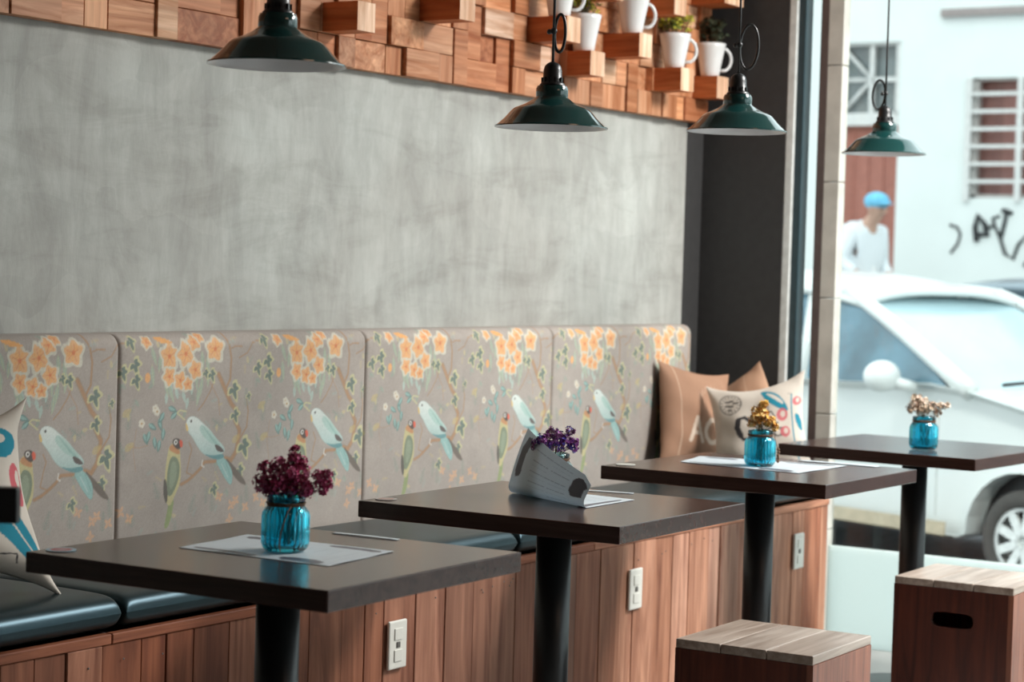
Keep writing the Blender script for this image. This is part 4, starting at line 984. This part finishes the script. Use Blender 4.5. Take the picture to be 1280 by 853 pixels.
# ------------------------------------------------------------------ cars
def car(name, loc, heading, body, label, group=None):
    """local x forward from the front axle, y to the left, z up from the road; the camera-side wheels are at y=-0.75"""
    t = thing(name, label, 'car', loc, heading)
    WB, HW = 2.35, .80
    low = [(-2.98, .30), (-3.02, .55), (-2.98, .80), (-2.80, .93), (-2.0, .95), (-1.2, .955), (-.62, .98), (-.35, .955), (.15, .86), (.50, .74), (.66, .62), (.70, .48), (.68, .30), (.42, .22)]
    arc = lambda cx, r: [(cx+r*math.cos(a), .25+r*math.sin(a)) for a in [PI*k/12 for k in range(13)]]
    low += arc(0, .335) + [(-.42, .22), (-WB+.42, .22)] + arc(-WB, .335) + [(-WB-.42, .24)]
    m = MB(); n = len(low)
    # loft the silhouette across the width with rounded shoulders
    secs = [(-HW+.0, .0), (-HW-.02, .5), (-HW*.93, 1.0)]
    rows = []
    cy = .45
    for (yy, sc) in ((-.70, .93), (-.765, .975), (-.795, .995), (-.80, 1.0), (.80, 1.0), (.795, .995), (.765, .975), (.70, .93)):
        rows.append([(x if sc == 1 else -1.16+(x+1.16)*(.5+sc/2), yy, (z if z < .5 else .5+(z-.5)*(1-(1-sc)*1.2))) for x, z in low])
    V = [p for r in rows for p in r]; F_ = []
    for k in range(len(rows)-1):
        for i in range(n): j = (i+1) % n; F_.append((k*n+i, k*n+j, (k+1)*n+j, (k+1)*n+i))
    F_.append(tuple(range(n))[::-1]); F_.append(tuple((len(rows)-1)*n+i for i in range(n)))
    m.add(V, F_, smooth=False); m.build('body', body, t, bevel=.02, seg=2)
    # cabin: pillars, roof and glass
    bA, bB, bC, bD = (-.48, .955), (-1.32, .95), (-2.25, .95), (-2.85, .93)
    tA, tC, tD = (-1.30, 1.415), (-2.35, 1.46), (-2.62, 1.38)
    wb_, wt = .755, .60
    roof = MB()
    def rf(u, v):
        x = -1.20+(-2.66+1.20)*u; yy = (2*v-1)*(wt+.05); z = 1.40+.11*math.sin(PI*min(1, u*.80+.02))**.8-.075*abs(2*v-1)**3
        return (x, yy, z)
    roof.grid(rf, 16, 12); roof.build('roof', body, t, solid=.03)
    for s in (-1, 1):
        MB().tube(bez((-.36, s*wb_, .95), (-.98, s*(wb_-.07), 1.30), (-1.34, s*wt, 1.425), 8), [.050, .048, .046, .044, .042, .040, .040, .040, .040], 8).build('pillar', body, t)
        MB().tube(bez((-1.34, s*wt, 1.425), (-1.9, s*wt, 1.475), (-2.62, s*wt, 1.40), 8), .035, 8).build('roof_rail', body, t)
        MB().tube([(-1.52, s*wb_, .93), (-1.60, s*wt, 1.43)], .035, 6).build('pillar', body, t)
        MB().tube(bez((-2.88, s*wb_, .92), (-2.80, s*.68, 1.25), (-2.60, s*wt, 1.40), 6), .07, 8).build('pillar', body, t)
    def quad(pts, name, mat): mm = MB(); mm.add(pts, [tuple(range(len(pts)))]); return mm.build(name, mat, t, solid=.006)
    g1 = quad([(-.40, -wb_+.05, .96), (-.40, wb_-.05, .96), (-1.28, wt-.03, 1.40), (-1.28, -wt+.03, 1.40)], 'windshield', CARGLASS_F)
    quad([(-2.90, wb_-.05, .93), (-2.90, -wb_+.05, .93), (-2.64, -wt+.03, 1.39), (-2.64, wt-.03, 1.39)], 'rear_window', CARGLASS)
    for s in (-1, 1):
        pts = [(-.50, s*(wb_-.005), .955), (-.80, s*(wb_-.055), 1.16), (-1.05, s*(wb_-.11), 1.31), (-1.36, s*(wt+.005), 1.40), (-2.50, s*(wt+.005), 1.41), (-2.80, s*(wb_-.005), .95)]
        quad(pts if s > 0 else pts[::-1], 'side_window', CARGLASS)
    mi = MB()
    for s in (-1, 1):
        mi = MB(); mi.ball((-.80, s*.92, 1.005), .10, 16, 12, sc=(.75, 1.15, .82)); mi.tube([(-.70, s*.78, .95), (-.76, s*.88, .98)], .03, 8); mi.build('side_mirror', body, t)
    MB().box(-1.95, -.45, -.815, -.803, .232, .30).build('sill_trim', plain('faded_yellow_sill', (.50, .42, .30), .6), t)
    for xx in (-.528, -1.56): MB().box(xx, xx+.004, -.8035, -.79, .32, .90).build('door_seam', 'alu', t)
    for yy in (-.55, .0): MB().tube([(-.33, yy, .985), (-.42, yy+.52, 1.0)], .010, 6).build('wiper', 'black', t)
    for s in (-1, 1): MB().ball((.60, s*.60, .62), .10, 12, 8, sc=(.6, 1.3, .8)).build('headlight', 'ceramic', t)
    CI = plain('grey_car_interior', (.12, .15, .17), .8)
    MB().box(-2.7, -.75, -.62, .62, .60, .93).build('cabin_floor', CI, t)
    for s in (-.35, .35): MB().box(-1.75, -1.60, s-.22, s+.22, .9, 1.25).build('seat_back', CI, t, bevel=.03)
    for wx in (0, -WB):
        for s in (-1, 1):
            tm = Matrix.Translation((wx, s*.70, .25)) @ Matrix.Rotation(PI/2*(1 if s < 0 else -1), 4, 'X')
            w_ = MB(); w_.lathe([(.165, -.09), (.235, -.09), (.25, -.07), (.252, 0), (.25, .06), (.235, .08), (.170, .085), (.165, .07)], 40, m=tm, cap=False)
            ty = w_.build('tyre', TYRE, t)
            r_ = MB(); r_.lathe([(.0001, .045), (.055, .045), (.06, .05)], 24, m=tm)
            r_.lathe([(.150, .07), (.168, .075), (.168, -.06), (.150, -.06)], 40, m=tm, cap=False)
            for k in range(9):
                a = 2*PI*k/9; r_.box(.03, .160, -.021, .021, .045, .068, m=tm @ Matrix.Rotation(a, 4, 'Z'))
            r_.build('wheel_rim', RIM, ty)
            MB().lathe([(.0001, -.05), (.165, -.05)], 32, m=tm).build('brake_disc', 'black', ty)
    for wx in (0, -WB): MB().box(wx-.33, wx+.33, -.66, .66, .22, .59).build('wheel_well', 'black', t)
    return t
CARGLASS = plain('dark_car_glass', (.075, .16, .21), .05, spec=.8, var=.5, scale=3); CARGLASS_F = plain('car_windshield_glass', (.42, .58, .62), .06, spec=.8, var=.10, scale=2)  # pale cyan windshield base paints in the sky it reflects
TYRE = plain('dusty_tyre_rubber', (.07, .065, .06), .9); RIM = plain('silver_wheel_paint', (.80, .82, .80), .35)
WHITE_CAR = plain('white_car_paint', (.72, .75, .73), .3, var=.01, coat=.3); GREY_CAR = plain('blue_grey_car_paint', (.20, .26, .30), .25, coat=.5, var=.03)
hdg = math.atan2(-.940, -.342)
hx, hy = math.cos(hdg), math.sin(hdg); nx, ny = hy, -hx       # nx,ny points to the camera side
hub = Vector((9.713, 3.313))
c0 = hub - Vector((nx, ny))*.785
car('parked_car', (c0.x, c0.y, GS), hdg, WHITE_CAR, 'white hatchback parked just outside the shop window')
car('parked_car', (13.58, 2.64, GS), hdg, GREY_CAR, 'blue-grey car mostly hidden behind the white hatchback, at the right edge')

# ------------------------------------------------------------------ passer-by
def skin_fig(name, joints, edges, mat, parent, sub=2):
    me = bpy.data.meshes.new(name); me.from_pydata([j[0] for j in joints], edges, []); me.update()
    o = bpy.data.objects.new(name, me); C.objects.link(o); o.parent = parent; me.materials.append(MAT[mat] if isinstance(mat, str) else mat)
    d = o.modifiers.new('skin', 'SKIN'); d.use_smooth_shade = True
    for sv, j in zip(me.skin_vertices[0].data, joints): sv.radius = (j[1], j[1] if len(j) < 3 else j[2])
    me.skin_vertices[0].data[0].use_root = True
    s_ = o.modifiers.new('sub', 'SUBSURF'); s_.levels = sub; s_.render_levels = sub
    return o
SKIN = plain('skin', (.50, .30, .22), .6, var=.05); SHIRT = plain('white_shirt_cloth', (.74, .78, .80), .9, var=.04); TROU = plain('pale_grey_trousers', (.55, .60, .64), .9); CAP = plain('light_blue_cap_cloth', (.16, .50, .72), .9)
# faces +x locally; turned so that it walks towards the right of the picture
pe = thing('person', 'person in a white shirt and light blue cap standing by the door across the street', 'person', (16.25, 7.0, .27), math.radians(-112))
J = [((0, 0, .92), .13, .10), ((0.0, 0, 1.10), .125, .10), ((.02, 0, 1.28), .15, .11), ((.07, 0, 1.42), .10, .09), ((.12, 0, 1.48), .055, .055), ((.165, 0, 1.53), .07, .065), ((.175, 0, 1.60), .085, .078), ((.165, 0, 1.65), .05, .05),
     ((.04, .17, 1.38), .055), ((.02, .22, 1.12), .042), ((.20, .16, .98), .032), ((.27, .13, .96), .026),
     ((.04, -.17, 1.38), .055), ((.0, -.23, 1.12), .042), ((.18, -.17, 1.0), .032), ((.25, -.14, .98), .026),
     ((0, .09, .86), .09), ((.03, .10, .48), .06), ((-.01, .10, .08), .04), ((.12, .11, .035), .032),
     ((0, -.09, .86), .09), ((.06, -.10, .48), .06), ((.04, -.10, .08), .04), ((.17, -.11, .035), .032)]
Ed = [(0, 1), (1, 2), (2, 3), (3, 4), (4, 5), (5, 6), (6, 7), (2, 8), (8, 9), (9, 10), (10, 11), (2, 12), (12, 13), (13, 14), (14, 15), (0, 16), (16, 17), (17, 18), (18, 19), (0, 20), (20, 21), (21, 22), (22, 23)]
base = len(J)
for hnd, (hx_, hy_, hz_, sg) in ((11, (.27, .13, .96, 1)), (15, (.25, -.14, .98, -1))):   # five fingers on each hand
    for k in range(5):
        yy = hy_+(k-2)*.016*(1); ln = (.045, .062, .066, .060, .048)[k] if k else .04
        i = len(J)
        J.append(((hx_+.035, yy, hz_-.005), .009)); J.append(((hx_+.035+ln*.6, yy, hz_-.025), .008)); Ed += [(hnd, i), (i, i+1)]
skin_fig('body', J, Ed, SKIN, pe)
shirt_j = [((0, 0, .86), .17, .14), ((-.01, 0, 1.05), .165, .15), ((.0, 0, 1.28), .185, .16), ((.06, 0, 1.42), .12, .11), ((.09, 0, 1.455), .075, .07), ((.04, .18, 1.37), .085), ((.02, .22, 1.12), .062), ((.15, .18, 1.01), .052), ((.04, -.18, 1.37), .085), ((0, -.23, 1.12), .07), ((.13, -.19, 1.03), .052)]
skin_fig('shirt', shirt_j, [(0, 1), (1, 2), (2, 3), (3, 4), (2, 5), (5, 6), (6, 7), (2, 8), (8, 9), (9, 10)], SHIRT, pe)
tr_j = [((0, 0, .93), .145, .11), ((0, .09, .84), .105), ((.03, .10, .48), .08), ((-.01, .10, .10), .065), ((0, -.09, .84), .105), ((.06, -.10, .48), .08), ((.04, -.10, .10), .065)]
skin_fig('trousers', tr_j, [(0, 1), (1, 2), (2, 3), (0, 4), (4, 5), (5, 6)], TROU, pe)
hm = MB(); hm.ball((.160, 0, 1.635), .108, 20, 12, sc=(1.05, .9, .72)); hm.ball((.255, 0, 1.615), .07, 16, 8, sc=(1.0, .9, .22)); hm.build('cap', CAP, pe)
MB().ball((.165, .085, 1.56), .022, 8, 8, sc=(.7, .4, 1.2)).build('ear', SKIN, pe); MB().ball((.165, -.085, 1.56), .022, 8, 8, sc=(.7, .4, 1.2)).build('ear', SKIN, pe)
fc = MB(); fc.ball((.265, 0, 1.555), .018, 10, 8, sc=(1, .7, 1.3)); fc.build('nose', SKIN, pe)
for s in (-1, 1): MB().ball((.250, s*.030, 1.580), .010, 8, 6).build('eye', 'brown_frame', pe)
MB().box(.238, .252, -.022, .022, 1.512, 1.518).build('mouth', 'brown_frame', pe)
bm_ = MB().tube([(16.02, 6.79, 1.36), (15.99, 6.56, .29)], .014, 8); tag(bm_.build('broom_handle', 'white_paint'), 'thin pale pole held by the person across the street', 'pole')
